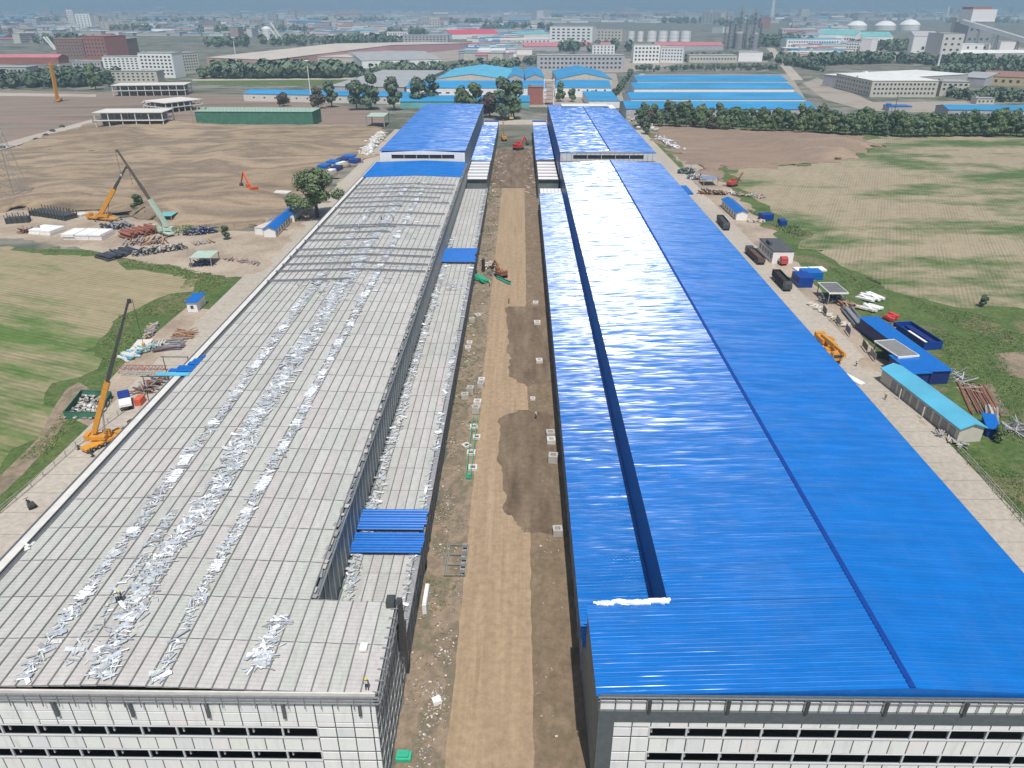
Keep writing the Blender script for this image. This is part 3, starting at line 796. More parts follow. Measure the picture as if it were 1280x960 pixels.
# stacks of white sheets in the right hand scrap line
def sheet_stack(w, d, n, seed):
    random.seed(seed); mb = MB()
    for i in range(n):
        mb.obox((random.uniform(-.1, .1), (i - n/2) * d / n, .05 + .03 * (i % 3)), (w * random.uniform(.85, 1), d / n * .75, .07), random.uniform(-.12, .12))
    return mb.mesh('sheet_stack', BRIGHT)
SS = [sheet_stack(1.5, 2.2, 6, 1), sheet_stack(1.4, 1.4, 4, 2), sheet_stack(1.6, 3.4, 9, 3)]
random.seed(31)
for i in range(26):
    y = 74 + i * 8.6 + random.uniform(-2, 2)
    o = inst('sheet_stack', SS[i % 3], None, (-38.2 + random.uniform(-.3, .3), y, zl(38) + .16), random.uniform(-.15, .15))
    tag(o, 'small stack of bright white sheets on the right hand scrap line of the open roof', 'sheet stack', 'white sheet stacks on the open roof')
for i, y in enumerate((67, 79, 92, 96, 108, 131, 150)):
    o = inst('sheet_stack', SS[i % 3], None, (-52.4 + random.uniform(-.3, .3), y, zl(52) + .16), random.uniform(-.2, .2))
    tag(o, 'small stack of bright white sheets on the leftmost scrap line of the open roof', 'sheet stack', 'white sheet stacks on the left scrap line')
# loose long beams across the far part of the open roof
random.seed(12)
GIRD = M('girder_grey', (.19, .20, .22), .6)
bl = [(231, -66, -26), (236, -65, -26), (241, -64, -26), (247, -65, -30), (253, -64, -26), (259, -66, -42), (267, -63, -26), (282, -66, -26), (284.5, -60, -40), (291, -65, -41), (300, -66, -43), (311.5, -66, -25.5), (320, -66, -25.5), (330, -66, -25.5), (338.5, -66, -25.5), (350.5, -66, -44)]
ORD = ['farthest', 'second farthest', 'third farthest', 'fourth farthest', 'fifth farthest', 'sixth farthest', 'seventh farthest', 'eighth farthest', 'eighth nearest', 'seventh nearest', 'sixth nearest', 'fifth nearest', 'fourth nearest', 'third nearest', 'second nearest', 'nearest']
for gi, (v, xa, xb) in enumerate(bl):
    y = W(500, v, 16.6).y
    a = (xa + xb) / 2; mb = MB()
    for x0, x1 in (((xa, -44), (-44, xb)) if xb > -44 else ((xa, xb),)):
        for dy in (-.3, .3): mb.beam((x0, y + dy, zl(x0) + .42), (x1, y + dy, zl(x1) + .42), .16, .22)
    n = int((xb - xa) / 2.2)
    for i in range(n):
        x = xa + i * 2.2
        mb.beam((x, y - .4, zl(x) + .5), (x + 1.1, y + .4, zl(x) + .5), .08)
    tag(mb.done('roof_girder', [GIRD], None, (a, y, zl(a) + .2)), ORD[gi] + ' of the dark steel girders laid ' + ('right across the open roof' if xb > -35 else 'over the left half of the open roof'), 'girder', 'girders across the open roof')
# blue sheets laid across the annex
def sheet_pile(x0, x1, y0, y1, z, n, label, lean=0):
    root = empty('sheet_pile', label, 'blue sheets', ((x0+x1)/2, y0, z), 0, 'blue sheets bridging the left annex')
    w = (y1 - y0) / n
    for i in range(n):
        mb = MB(); a, b = x0 + random.uniform(-.3, .3), x1 + random.uniform(-.35, .35)
        ya, yb_ = y0 + i * w, y0 + (i + 1) * w - .06
        zz = z + .05 * (i % 2)
        k = [(0, 0), (.12, .14), (.26, .14), (.38, 0), (.62, 0), (.74, .14), (.88, .14), (1, 0)]
        s = 0
        for t, h in k:
            mb.v += [(a, ya + (yb_ - ya) * t, zz + h), (b, ya + (yb_ - ya) * t, zz + h)]
        for q in range(len(k) - 1): mb.f.append((2*q, 2*q+1, 2*q+3, 2*q+2)); mb.m.append(0)
        mb.box(a + .05, b - .05, ya + .05, yb_ - .05, zz - .12, zz - .01)
        mb.done('roofing_sheet', BLUE_ROLL, root, root.location)
random.seed(77)
y1_, y2_ = W(500, 665, 9).y, W(500, 638, 9).y
sheet_pile(-25.4, -14.4, y1_ + .35, y2_, 9.2, 4, 'row of blue roofing sheets across the left annex, second from the front')
y1_, y2_ = W(500, 692, 9).y, W(500, 667, 9).y
sheet_pile(-25.6, -14.4, y1_, y2_, 9.2, 4, 'row of blue roofing sheets across the left annex, nearest the front')
y1_, y2_ = W(575, 328, 9).y, W(575, 311, 9).y
sheet_pile(-24.8, -14.2, y1_, y2_, 9.2, 9, 'wide row of blue roofing sheets halfway along the left annex')
# ---------------------------------------------------------------- buildings
def bld(name, label, cat, A, B, h, depth, wall, roof, kind='flat', rise=0.0, wins=None, side=None, over=.4, group=None, rear=None, pane=GLASS, extra=None, wspan=(0.03, 0.97), zspan=(.1, .92), vb=None):
    "front top edge surveyed from A to B; walls h high; depth metres away from the camera"
    if vb is None: P, Q = W(A[0], A[1], h), W(B[0], B[1], h)
    else:
        P, Q = W(A[0], vb), W(B[0], vb + (B[1] - A[1]) * .6)
        h = WY(A[0], A[1], P.y).z
    d = Q - P; L = math.hypot(d.x, d.y); rz = math.atan2(d.y, d.x)
    r = empty(name, label, cat, ((P.x+Q.x)/2, (P.y+Q.y)/2, 0), rz, group)
    x0, x1 = -L/2, L/2
    mb = MB(); mb.box(x0, x1, 0, depth, -.1, h)
    if kind == 'gx':
        for x in (x0 + .02, x1 - .02): mb.quad([(x, 0, h), (x, depth, h), (x, depth/2, h + rise)])
    if kind == 'gy':
        for y in (.02, depth - .02): mb.quad([(x0, y, h), (x1, y, h), (0, y, h + rise)])
    mb.done('wall', wall, r)
    mb = MB(); t = .25
    if kind == 'flat':
        mb.box(x0 - over, x1 + over, -over, depth + over, h + .01, h + .3)
        mb.box(x0 + .5, x0 + min(4, L*.2), depth*.4, depth*.4 + min(4, depth*.3), h + .3, h + 1.6)
    elif kind == 'gx':
        e = over; s = rise / (depth/2)
        for a, b, za, zb in ((-e, depth/2, h - s*e, h + rise), (depth/2, depth + e, h + rise, h - s*e)):
            mb.quad([(x0-e, a, za+t), (x1+e, a, za+t), (x1+e, b, zb+t), (x0-e, b, zb+t)])
            mb.quad([(x0-e, a, za+.02), (x0-e, b, zb+.02), (x1+e, b, zb+.02), (x1+e, a, za+.02)])
        for a, za in ((-e, h - s*e), (depth + e, h - s*e)):
            mb.quad([(x0-e, a, za+.02), (x1+e, a, za+.02), (x1+e, a, za+t), (x0-e, a, za+t)])
        for x in (x0-e, x1+e):
            mb.quad([(x, -e, h-s*e+.02), (x, depth/2, h+rise+.02), (x, depth/2, h+rise+t), (x, -e, h-s*e+t)])
            mb.quad([(x, depth/2, h+rise+.02), (x, depth+e, h-s*e+.02), (x, depth+e, h-s*e+t), (x, depth/2, h+rise+t)])
    elif kind == 'gy':
        e = over; s = rise / (L/2)
        for a, b, za, zb in ((x0-e, 0, h - s*e, h + rise), (0, x1+e, h + rise, h - s*e)):
            mb.quad([(a, -e, za+t), (b, -e, zb+t), (b, depth+e, zb+t), (a, depth+e, za+t)])
            mb.quad([(a, -e, za+.02), (a, depth+e, za+.02), (b, depth+e, zb+.02), (b, -e, zb+.02)])
            mb.quad([(a, -e, za+.02), (b, -e, zb+.02), (b, -e, zb+t), (a, -e, za+t)])
        for x, z in ((x0-e, h-s*e), (x1+e, h-s*e)):
            mb.quad([(x, -e, z+.02), (x, -e, z+t), (x, depth+e, z+t), (x, depth+e, z+.02)])
    elif kind == 'mono':
        mb.quad([(x0-over, -over, h+.1), (x1+over, -over, h+.1), (x1+over, depth+over, h+rise+.1), (x0-over, depth+over, h+rise+.1)])
        mb.quad([(x0-over, -over, h+.02), (x0-over, depth+over, h+rise+.02), (x1+over, depth+over, h+rise+.02), (x1+over, -over, h+.02)])
        mb.quad([(x0-over, -over, h+.02), (x1+over, -over, h+.02), (x1+over, -over, h+.1), (x0-over, -over, h+.1)])
    mb.done('roof', roof, r)
    def grid(face, spec):
        rows, cols, ww, wh = spec[:4]
        ww = min(ww, (L if face == 'f' else depth) * (wspan[1] - wspan[0]) / cols * .52); wh = min(wh, h * (zspan[1] - zspan[0]) / rows * .46)
        me = MB().box(-ww/2 - .15, ww/2 + .15, -.06, .02, -wh/2 - .15, wh/2 + .15, 0).box(-ww/2, ww/2, -.10, -.05, -wh/2, wh/2, 1).mesh('window', [FRAME, pane])
        span = (x0, x1) if face == 'f' else (0, depth)
        for i in range(rows):
            z = h * (zspan[0] + (zspan[1] - zspan[0]) * (i + .5) / rows)
            for j in range(cols):
                t = span[0] + (span[1] - span[0]) * (wspan[0] + (wspan[1] - wspan[0]) * (j + .5) / cols)
                if face == 'f': inst('window', me, r, (t, 0, z))
                elif face == 'l': inst('window', me, r, (x0, t, z), -math.pi/2)
                else: inst('window', me, r, (x1, t, z), math.pi/2)
    if wins: grid('f', wins)
    if side: grid(side[0], side[1:])
    if extra: extra(r, L)
    return r
B_ = 'buildings beyond the halls'
SH = 'long blue roofed sheds behind the right tree belt'
bld('warehouse', 'long blue roofed shed nearest the right tree belt, partly hidden by trees', 'warehouse', (783, 136), (1022, 136.5), 8, 46, GREYW, CYAN, 'gx', 3.2, (1, 24, 2.2, 1.6), group=SH)
bld('warehouse', 'second long blue roofed shed, with white window strip under the eave', 'warehouse', (789, 124), (1006, 124), 8.5, 48, WHITE, CYAN, 'gx', 3.2, (1, 30, 2.0, 1.6), group=SH)
bld('warehouse', 'third long blue roofed shed counting from the right tree belt', 'warehouse', (793, 111), (993, 111), 8, 52, WHITE, CYAN, 'gx', 3.4, group=SH)
bld('warehouse', 'farthest of the four parallel blue roofed sheds on the right', 'warehouse', (797, 101.5), (985, 101.5), 8, 56, WHITE, CYAN, 'gx', 3.6, group=SH)
bld('warehouse', 'low blue roofed shed behind the trees at the right edge', 'warehouse', (1186, 137), (1330, 139), 7, 26, GREYW, CYAN, 'gx', 2.2, (1, 10, 2.5, 2))
bld('warehouse', 'long low blue roofed warehouse with pale wall behind the green netted building', 'warehouse', (304, 117), (508, 121), 6.5, 30, CONCW, CYAN, 'gx', 2.4, (1, 14, 1.6, 1.2))
bld('warehouse', 'broad low building with flat grey roof beside the meadow', 'warehouse', (410, 108), (505, 109), 8, 215, GREYW, GREY_ROOF, 'flat')
bld('warehouse', 'blue roofed warehouse behind the trees at the end of the left hall', 'warehouse', (508, 110), (683, 110), 9, 62, WHITE, CYAN, 'gx', 4.0, (1, 16, 3.5, 1.2))
bld('warehouse', 'low cyan roofed shed in front of the blue warehouse behind the central trees', 'warehouse', (500, 127), (662, 127), 5.5, 48, TEAL, CYAN, 'gx', 2.6)
bld('warehouse', 'white roofed warehouse with a blue sheeted patch beyond the left hall', 'warehouse', (545, 98.5), (632, 99), 9, 150, CREAM, CYAN2, 'gy', 5)
bld('warehouse', 'left one of two narrow cyan gable roofs beyond the left hall', 'warehouse', (634, 98), (655, 98), 7, 130, GREYW, CYAN, 'gy', 4)
bld('warehouse', 'right one of two narrow cyan gable roofs beyond the left hall', 'warehouse', (657, 98), (681, 98), 7, 130, GREYW, CYAN, 'gy', 4)
bld('warehouse', 'wide gabled hall with cyan roof and cream gable beyond the right hall', 'warehouse', (697, 99), (765, 99), 9, 120, CREAM, CYAN, 'gy', 6)
bld('workshop', 'white walled workshop with flat blue roof and dark doorway beyond the right hall', 'workshop', (694, 109.5), (764, 110), 8.5, 62, WHITE, CYAN, 'mono', 2.0, (1, 6, 1.6, 1.4), zspan=(.55, .95),
    extra=lambda r, L: MB().box(8, 14, -.15, .05, 0, 6).done('door', DARK, r))
bld('workshop', 'low cyan roofed lean-to at the end of the right hall', 'workshop', (736, 126), (775, 126), 6, 66, WHITE, CYAN, 'mono', 1.5)
bld('workshop', 'rust red brick block beside the end of the right hall', 'workshop', (660, 109), (679, 109), 15, 14, REDB, BROWNB, 'flat')
# small white stair tower
def stair_tower():
    P = W(680, 131); Q = W(692, 131); L = (Q - P).length
    r = empty('stair_tower', 'white framed stair tower between brick block and white workshop', 'tower', (P.x + L/2, P.y, 0))
    mb = MB()
    for x in (-L/2, L/2):
        for y in (0, 7): mb.beam((x, y, 0), (x, y, 22), .5)
    mb.done('frame', WHITE, r)
    me = MB().box(-L/2, L/2, 0, 7, 0, .4).mesh('landing', CONCW)
    for k in range(6): inst('landing', me, r, (0, 0, 3.4 * (k + 1)))
    mb = MB()
    for k in range(6): mb.beam((-L/2 if k % 2 else L/2, .2, 3.4*k + .3), (L/2 if k % 2 else -L/2, .2, 3.4*k + 3.4), .7, .2)
    mb.done('stair_flight', RED, r)
stair_tower()
# white works with L facade on the right
bld('factory', 'white roofed factory with three rows of windows in its cream front, right background', 'factory', (1091, 101), (1174, 101), 15, 90, CREAM, WHITE_ROOF, 'flat', 0, (3, 16, 2.6, 1.9), ('l', 3, 12, 3, 1.8))
bld('factory', 'lower cream wing right of the white roofed factory', 'factory', (1178, 102), (1213, 102.5), 13.5, 26, CREAM, GREY_ROOF, 'flat', 0, (2, 5, 2.6, 1.8), zspan=(.35, .95))
bld('factory', 'wide white roof reaching left behind the cream factory front', 'factory', (1030, 93), (1092, 99), 12, 150, GREYW, WHITE_ROOF, 'flat')
bld('shelter', 'small flat blue roofed shelter in the factory forecourt', 'shelter', (1112, 133), (1140, 133), 4, 12, GREYW, BLUE_ROLL, 'flat')
bld('office', 'small cream cabin right of the cream factory wing', 'cabin', (1222, 123), (1244, 123), 5, 10, CREAM, GREY_ROOF, 'flat', 0, (1, 4, 1.6, 1.5))
bld('warehouse', 'brown roofed low building at the right edge', 'warehouse', (1230, 95), (1330, 99), 9, 60, M('ochre_render', (.50, .40, .22), .8), BROWNB, 'gx', 4, (1, 10, 3, 3))
bld('warehouse', 'dull green roofed shed left of the brown roofed building', 'warehouse', (1200, 96), (1232, 98), 8, 70, GREYW, GREY_ROOF, 'gx', 4)
# middle distance row
bld('factory', 'long grey three storey factory with a grid of dark windows', 'factory', (671, 69), (780, 69), 19, 28, GREYW, GREY_ROOF, 'flat', 0, (3, 20, 3.2, 2.6), vb=89)
bld('office', 'white four storey block right of the long grey factory', 'office block', (791, 56), (824, 56), 28, 22, WHITE, GREY_ROOF, 'flat', 0, (4, 7, 3.0, 2.6), vb=79)
bld('office', 'white three storey annex right of the white four storey block', 'office block', (825, 59), (853, 60), 22, 22, WHITE, CREAM, 'flat', 0, (4, 7, 2.2, 2), vb=78)
bld('office', 'small white block standing above the long grey factory', 'office block', (740, 56), (768, 56), 17, 20, WHITE, GREY_ROOF, 'flat', 0, (3, 6, 2.6, 2.2), vb=69)
bld('factory', 'low grey factory with window band beyond the dark fir row', 'factory', (862, 69), (922, 69), 11, 30, CREAM, GREY_ROOF, 'flat', 0, (1, 15, 2.2, 2.4))
bld('factory', 'plain white hall beside the twin grey silos', 'factory', (924, 65), (954, 65), 14, 40, WHITE, GREY_ROOF, 'flat')
bld('warehouse', 'long shed with dusty red roof behind the long grey factory', 'warehouse', (655, 58), (765, 58), 8, 70, GREYW, PINK, 'gx', 6)
bld('warehouse', 'long shed with dusty red roof below the white tanks', 'warehouse', (820, 57), (905, 57), 9, 60, GREYW, PINK, 'gx', 5)
bld('factory', 'large white factory block with wide windows, centre background', 'factory', (687, 33), (740, 34), 44, 60, WHITE, GREY_ROOF, 'flat', 0, (4, 8, 7, 5), vb=52)
bld('factory', 'lower white block right of the large white factory', 'factory', (741, 37), (777, 38), 30, 50, CREAM, GREY_ROOF, 'flat', 0, (3, 8, 4, 3.4), vb=51)
bld('warehouse', 'shed with bright red roof and white wall, centre background', 'warehouse', (565, 43), (625, 42), 12, 90, WHITE, M('crimson_roof', (.55, .06, .09), .7), 'gx', 10)
bld('building_frame', 'grey concrete frame of a building with open bays, centre background', 'building frame', (504, 44), (560, 44), 30, 40, GREYW, GREY_ROOF, 'flat', 0, (3, 12, 8, 5), pane=DARK, vb=55)
bld('office', 'white windowed block left of the open concrete frame', 'office block', (484, 40), (510, 40), 18, 30, WHITE, CREAM, 'flat', 0, (2, 8, 4, 4), vb=48)
bld('warehouse', 'white roofed low shed right of the bright red roof', 'warehouse', (611, 51), (690, 49), 8, 40, WHITE, CREAM, 'gx', 4, (1, 14, 4, 3))
bld('warehouse', 'teal roofed shed left of the large white factory', 'warehouse', (645, 43), (687, 42), 10, 60, WHITE, TEAL, 'gx', 6)
# left background
bld('warehouse', 'very long pale roofed plant stretching away on the left', 'warehouse', (258, 72), (338, 75), 10, 620, M('dusty_pink_wall', (.50, .30, .30), .8), BEIGE_ROOF, 'gx', 8)
bld('warehouse', 'pale flat roofed plant beside the very long one', 'warehouse', (345, 70), (450, 72), 9, 190, CREAM, BEIGE_ROOF, 'flat')
bld('warehouse', 'broad pale roofed shed with white gable near the middle', 'warehouse', (452, 76), (552, 74), 10, 240, WHITE, GREY_ROOF, 'gx', 5)
bld('dormitory', 'white three storey dormitory in front of the larger one on the left', 'dormitory', (108, 89), (198, 89), 20, 20, CREAM, GREY_ROOF, 'flat', 0, (3, 14, 2.6, 2.6), vb=103)
bld('dormitory', 'white five storey wing of the dormitories on the left', 'dormitory', (131, 71), (182, 70), 30, 22, WHITE, GREY_ROOF, 'flat', 0, (5, 9, 3.0, 2.8), vb=89)
bld('dormitory', 'tallest white dormitory block behind the others on the left', 'dormitory', (178, 66), (220, 67), 42, 24, WHITE, GREY_ROOF, 'flat', 0, (6, 8, 3.2, 3.2), vb=97)
bld('dormitory', 'pale dormitory wing facing right beside the tallest block', 'dormitory', (221, 67), (251, 63), 38, 24, CREAM, GREY_ROOF, 'flat', 0, (6, 9, 3.0, 3.0), vb=93)
bld('office', 'grey windowed building left of the dormitories, behind trees', 'office block', (92, 77), (128, 77), 15, 22, GREYW, GREY_ROOF, 'flat', 0, (2, 9, 3, 3), vb=88)
bld('apartment_building', 'reddish brown block on the left skyline', 'apartment building', (73, 49), (108, 48), 42, 50, BROWNB, BROWNB, 'flat', 0, (5, 9, 4, 4), vb=74)
bld('apartment_building', 'darker red brown block right of the reddish brown one', 'apartment building', (109, 45), (136, 46), 46, 50, REDB, REDB, 'flat', 0, (5, 6, 4, 4), vb=74)
bld('apartment_building', 'plain dull brown block right of the red brown one', 'apartment building', (137, 49), (156, 49), 38, 60, BROWNB, GREY_ROOF, 'flat', vb=72)
bld('office', 'low grey block at the left edge behind trees', 'office block', (-30, 84), (32, 84), 14, 26, GREYW, GREY_ROOF, 'flat', 0, (2, 12, 3, 3))
bld('warehouse', 'low reddish building at the left edge', 'warehouse', (-40, 72), (72, 72), 9, 30, REDB, PINK, 'gx', 4)
for a, b, h, l in (((72, 32), (102, 32), 38, 'low white podium under the leftmost towers on the skyline'), ((87, 12), (95, 12), 33, 'slim white tower on the left skyline'), ((98, 17), (116, 17), 38, 'wide pale tower right of the slim white one on the left skyline'), ((117, 20), (126, 20), 37, 'grey tower right of the wide pale one on the left skyline'), ((128, 26), (156, 27), 40, 'long pale apartment slab on the left skyline')):
    bld('tower_block', l, 'tower block', a, b, h, 30, WHITE if 'white' in l else CREAM, GREY_ROOF, 'flat', 0, (8, 4, 4, 3), vb=h)
for a, b, h, l in (((637, 14), (644, 14), 25, 'slender pale tower left of centre on the skyline'), ((646, 17), (652, 17), 25, 'short pale tower beside the slender one on the skyline'), ((671, 13), (679, 13), 25, 'white tower on the skyline right of centre'), ((681, 12), (686, 12), 25, 'narrow pinkish tower on the skyline right of centre'), ((1000, 11), (1010, 11), 24, 'cream tower near the chimney on the right skyline'), ((1072, 21), (1080, 21), 27, 'small cream tower behind the domed tanks')):
    bld('tower_block', l, 'tower block', a, b, h, 30, WHITE if 'white' in l else CREAM, GREY_ROOF, 'flat', 0, (8, 3, 4, 3), vb=h)
# unfinished frame buildings on the left
def frame_bld(label, A, B, h, depth, bays, floors, netting=None):
    P, Q = W(A[0], A[1], h), W(B[0], B[1], h); d = Q - P; L = math.hypot(d.x, d.y)
    r = empty('building_frame', label, 'building frame', ((P.x+Q.x)/2, (P.y+Q.y)/2, 0), math.atan2(d.y, d.x))
    me = MB().box(-L/2 - .6, L/2 + .6, -.6, depth + .6, -.25, .25).mesh('floor_slab', CONCW)
    for f in range(floors): inst('floor_slab', me, r, (0, 0, h * (f + 1) / floors))
    me = MB().box(-.3, .3, -.3, .3, 0, h - .3).mesh('column', CONCW)
    for i in range(bays + 1):
        for y in (0.2, depth/2, depth - .2): inst('column', me, r, (-L/2 + .3 + (L - .6) * i / bays, y, 0))
    mb = MB().box(-L/2 + .5, L/2 - .5, depth/2 + .3, depth/2 + .6, 0, h - .3); mb.done('inner_wall', MIDGREY, r)
    return r
frame_bld('white slab roofed building frame with open storeys, upper one on the left', (139, 107), (230, 106), 10, 26, 9, 2)
frame_bld('low open frame between the two white slab roofs on the left', (178, 128), (214, 128), 6, 18, 4, 1)
frame_bld('white slab roofed building frame nearest the brown earthworks', (116, 141), (202, 140.5), 11, 22, 5, 2)
frame_bld('grey unfinished frame between white slab roof and green netting', (206, 129), (252, 124), 8, 30, 6, 2)
bld('netted_building', 'long low building wrapped in dark green scaffold netting', 'netted building', (243, 139.5), (390, 140), 10, 24, GREEN_NET, M('pale_green_deck', (.30, .42, .34), .8), 'flat')
def netting_poles():
    P, Q = W(243, 156), W(390, 156)
    r = empty('scaffolding', 'row of scaffold poles in front of the green netted building', 'scaffolding', ((P.x+Q.x)/2, P.y - 1.5, 0))
    L = (Q - P).length; me = MB().tube((0, 0, 0), (0, 0, 12.5), .12, n=5).mesh('pole', STEEL)
    for i in range(34): inst('pole', me, r, (-L/2 + L * i / 33, 0, 0))
    for k, z in enumerate((3, 6, 9)): MB().box(-L/2, L/2, -.2, -.1, z, z + .12).done('ledger', STEEL, r)
netting_poles()
def canopy(label, A, B, h, depth, mat, cat='canopy', edge=None, slats=0, post=.12):
    P, Q = W(A[0], A[1], h), W(B[0], B[1], h); d = Q - P; L = math.hypot(d.x, d.y)
    r = empty('canopy', label, cat, ((P.x+Q.x)/2, (P.y+Q.y)/2, 0), math.atan2(d.y, d.x))
    MB().box(-L/2, L/2, 0, depth, h - .1, h).done('roof', mat, r)
    if edge:
        MB().box(-L/2 - .15, L/2 + .15, -.25, -.01, h - .35, h + .1).box(-L/2 - .15, L/2 + .15, depth + .01, depth + .15, h - .15, h + .12).box(-L/2 - .2, -L/2 - .01, 0, depth, h - .15, h + .12).box(L/2 + .01, L/2 + .15, 0, depth, h - .15, h + .12).done('fascia', edge, r)
    for i in range(slats):
        MB().box(-L/2, L/2, depth * (i + .5) / slats, depth * (i + .5) / slats + .15, h + .001, h + .08).done('batten', MIDGREY, r)
    me = MB().box(-post, post, -post, post, 0, h - .1).mesh('leg', STEEL)
    for x in (-L/2 + .2, L/2 - .2):
        for y in (.2, depth - .2): inst('leg', me, r, (x, y, 0))
    return r
canopy('small pale roofed pavilion with green sides near the left hall', (457, 146), (480, 146), 8, 24, M('pale_green_sheet', (.42, .50, .42), .7), 'pavilion', GREEN_NET, post=.4)

# tanks, silos, chimneys
def tank(name, label, cat, u, vt, vb, rpx, mat, dome=0.0, bands=1, group=None):
    "vt/vb: top and bottom of the visible near side"
    base = W(u, vb); dd = (base - cam.location).dot(FW); r_ = rpx * dd / F_PX
    top = WY(u, vt, base.y); H = top.z
    c = (base.x, base.y + r_, 0)
    r = empty(name, label, cat, c, 0, group)
    MB().lathe((0, 0, 0), [(r_, 0), (r_, H)], 24).done('shell', mat, r, smooth=False)
    prof = [(r_ * 1.02, H + .02), (r_ * .8, H + dome * .45 + .05), (r_ * .45, H + dome * .85 + .1), (r_ * .1, H + dome + .12)] if dome else [(r_ * 1.03, H + .02), (r_ * 1.03, H + .5), (r_ * .1, H + r_ * .12)]
    MB().lathe((0, 0, 0), prof, 24).done('roof', mat, r)
    mb = MB()
    for k in range(bands): mb.lathe((0, 0, H * (k + 1) / (bands + 1)), [(r_ + .02, 0), (r_ + .25, .05), (r_ + .25, .4), (r_ + .02, .45)], 24)
    mb.done('band', STEEL, r)
    MB().beam((r_ * .6, -r_ * .82, 0), (r_ * .6, -r_ * .82, H), .5).done('ladder', STEEL, r)
    return r
tk = ['leftmost of the six white tanks behind the dusty red roof', 'second from the left of the six white tanks', 'third from the left of the six white tanks', 'fourth from the left of the six white tanks', 'fifth from the left of the six white tanks', 'rightmost of the six white tanks behind the dusty red roof']
for (u, rp), l in zip(((789, 4.2), (800.5, 3.8), (815, 5.8), (829, 5.8), (843, 6), (857.5, 6.4)), tk):
    tank('storage_tank', l, 'storage tank', u, 39.5, 52, rp, WHITE, 0, 2, 'white tanks in a row')
tank('storage_tank', 'left one of the three white domed tanks', 'storage tank', 1075, 32, 38, 12, WHITE, 16, 2, 'white domed tanks')
tank('storage_tank', 'middle one of the three white domed tanks', 'storage tank', 1111, 32, 38, 12.5, WHITE, 16, 2, 'white domed tanks')
tank('storage_tank', 'right one of the three white domed tanks', 'storage tank', 1141.5, 31, 38, 12, WHITE, 18, 2, 'white domed tanks')
tank('storage_tank', 'grey flat tank behind the white domed tanks', 'storage tank', 1084, 16, 25, 12.5, GREYW, 0, 1)
tank('silo', 'left one of the twin grey silos beside the distillation columns', 'silo', 924, 42, 61, 5.5, MIDGREY, 4, 3, 'twin grey silos')
tank('silo', 'right one of the twin grey silos beside the distillation columns', 'silo', 942.5, 43, 61, 5.2, MIDGREY, 4, 3, 'twin grey silos')
tank('silo', 'pale silo with sloping conveyors, left of centre background', 'silo', 333, 36, 50, 5.5, WHITE, 6, 3)
for (a, b) in (((338, 28), (352, 50)), ((338, 36), (349, 52))):
    p = W(b[0], b[1]); q = WY(a[0], a[1], p.y)
    tag(MB().beam((q.x, q.y, q.z), (p.x, p.y, 2), 4, 4).done('conveyor', WHITE_ROOF, None), 'sloping %s conveyor beside the pale silo' % ('upper' if a[1] < 30 else 'lower'), 'conveyor')
for i, (a, b) in enumerate((((54, 46), (69, 63)), ((58, 46), (71, 63)))):
    p = W(b[0], b[1]); q = WY(a[0], a[1], p.y)
    tag(MB().beam((q.x, q.y, q.z), (p.x, p.y, 1), 2.5, 2.5).done('conveyor', WHITE, None), ('left' if i == 0 else 'right') + ' one of two thin white sloping conveyors left of the red brown block', 'conveyor')
def column_tower(label, u, vt, vb, rpx, lattice):
    base = W(u, vb); dd = (base - cam.location).dot(FW); r_ = rpx * dd / F_PX; H = WY(u, vt, base.y).z
    r = empty('distillation_column' if lattice else 'chimney', label, 'column' if lattice else 'chimney', (base.x, base.y, 0))
    mb = MB(); mb.tube((0, 0, 0), (0, 0, H), r_ * (.5 if lattice else 1), r_ * (.4 if lattice else .6), 12); mb.done('shaft', MIDGREY if lattice else WHITE_ROOF, r)
    if lattice:
        mb = MB(); n = 8
        for x in (-r_, r_):
            for y in (-r_, r_): mb.beam((x, y, 0), (x, y, H * .96), r_ * .16)
        mb.done('frame', STEEL, r)
        me = MB().box(-r_ * 1.3, r_ * 1.3, -r_ * 1.3, r_ * 1.3, 0, r_ * .16).mesh('platform', STEEL)
        for k in range(n): inst('platform', me, r, (0, 0, H * (k + 1) / (n + 1)))
for i, (u, vt, vb, rp) in enumerate(((904, 14, 62, 1.6), (909, 22, 62, 2.2), (916, 26, 60, 2.0), (922, 9, 60, 1.9), (930, 20, 61, 1.8), (939, 10, 62, 2.2), (948, 25, 60, 2.0))):
    column_tower(['leftmost slim column of the chemical works', 'short column beside the leftmost slim one', 'third column of the chemical works from the left', 'tall column left of the twin grey silos', 'column between the twin grey silos', 'tallest column behind the right silo', 'rightmost column of the chemical works'][i], u, vt, vb, rp, True)
column_tower('tall white chimney on the right skyline', 964, 0, 24, 3.0, False)
column_tower('thin white chimney left of the boiler house', 1182, 8, 27, 1.8, False)
column_tower('thin white flue left of the grey power building', 1172, 58, 84, 1.4, False)
bld('factory', 'tall grey processing block left of the chemical columns', 'factory', (876, 16), (900, 17), 80, 40, CREAM, GREY_ROOF, 'flat', 0, (6, 5, 6, 6), vb=30)
bld('factory', 'cream block right of the tall processing block', 'factory', (890, 33), (903, 34), 30, 30, WHITE, GREY_ROOF, 'flat', vb=41)
bld('factory', 'small red walled unit beside the chemical columns', 'factory', (950, 22), (962, 22), 35, 30, REDB, GREY_ROOF, 'flat', vb=35)
bld('factory', 'long pink and white building with many windows, right background', 'factory', (977, 36), (1022, 36), 22, 40, M('pale_pink_render', (.62, .48, .46), .8), WHITE_ROOF, 'flat', 0, (2, 16, 4, 4), vb=45)
bld('factory', 'teal roofed shed below the domed tanks', 'factory', (1023, 43), (1070, 44), 18, 60, WHITE, TEAL, 'gx', 10, (1, 14, 4, 4))
bld('factory', 'second teal roofed shed right of the small tree', 'factory', (1079, 46), (1117, 46), 14, 60, WHITE, TEAL, 'gx', 10)
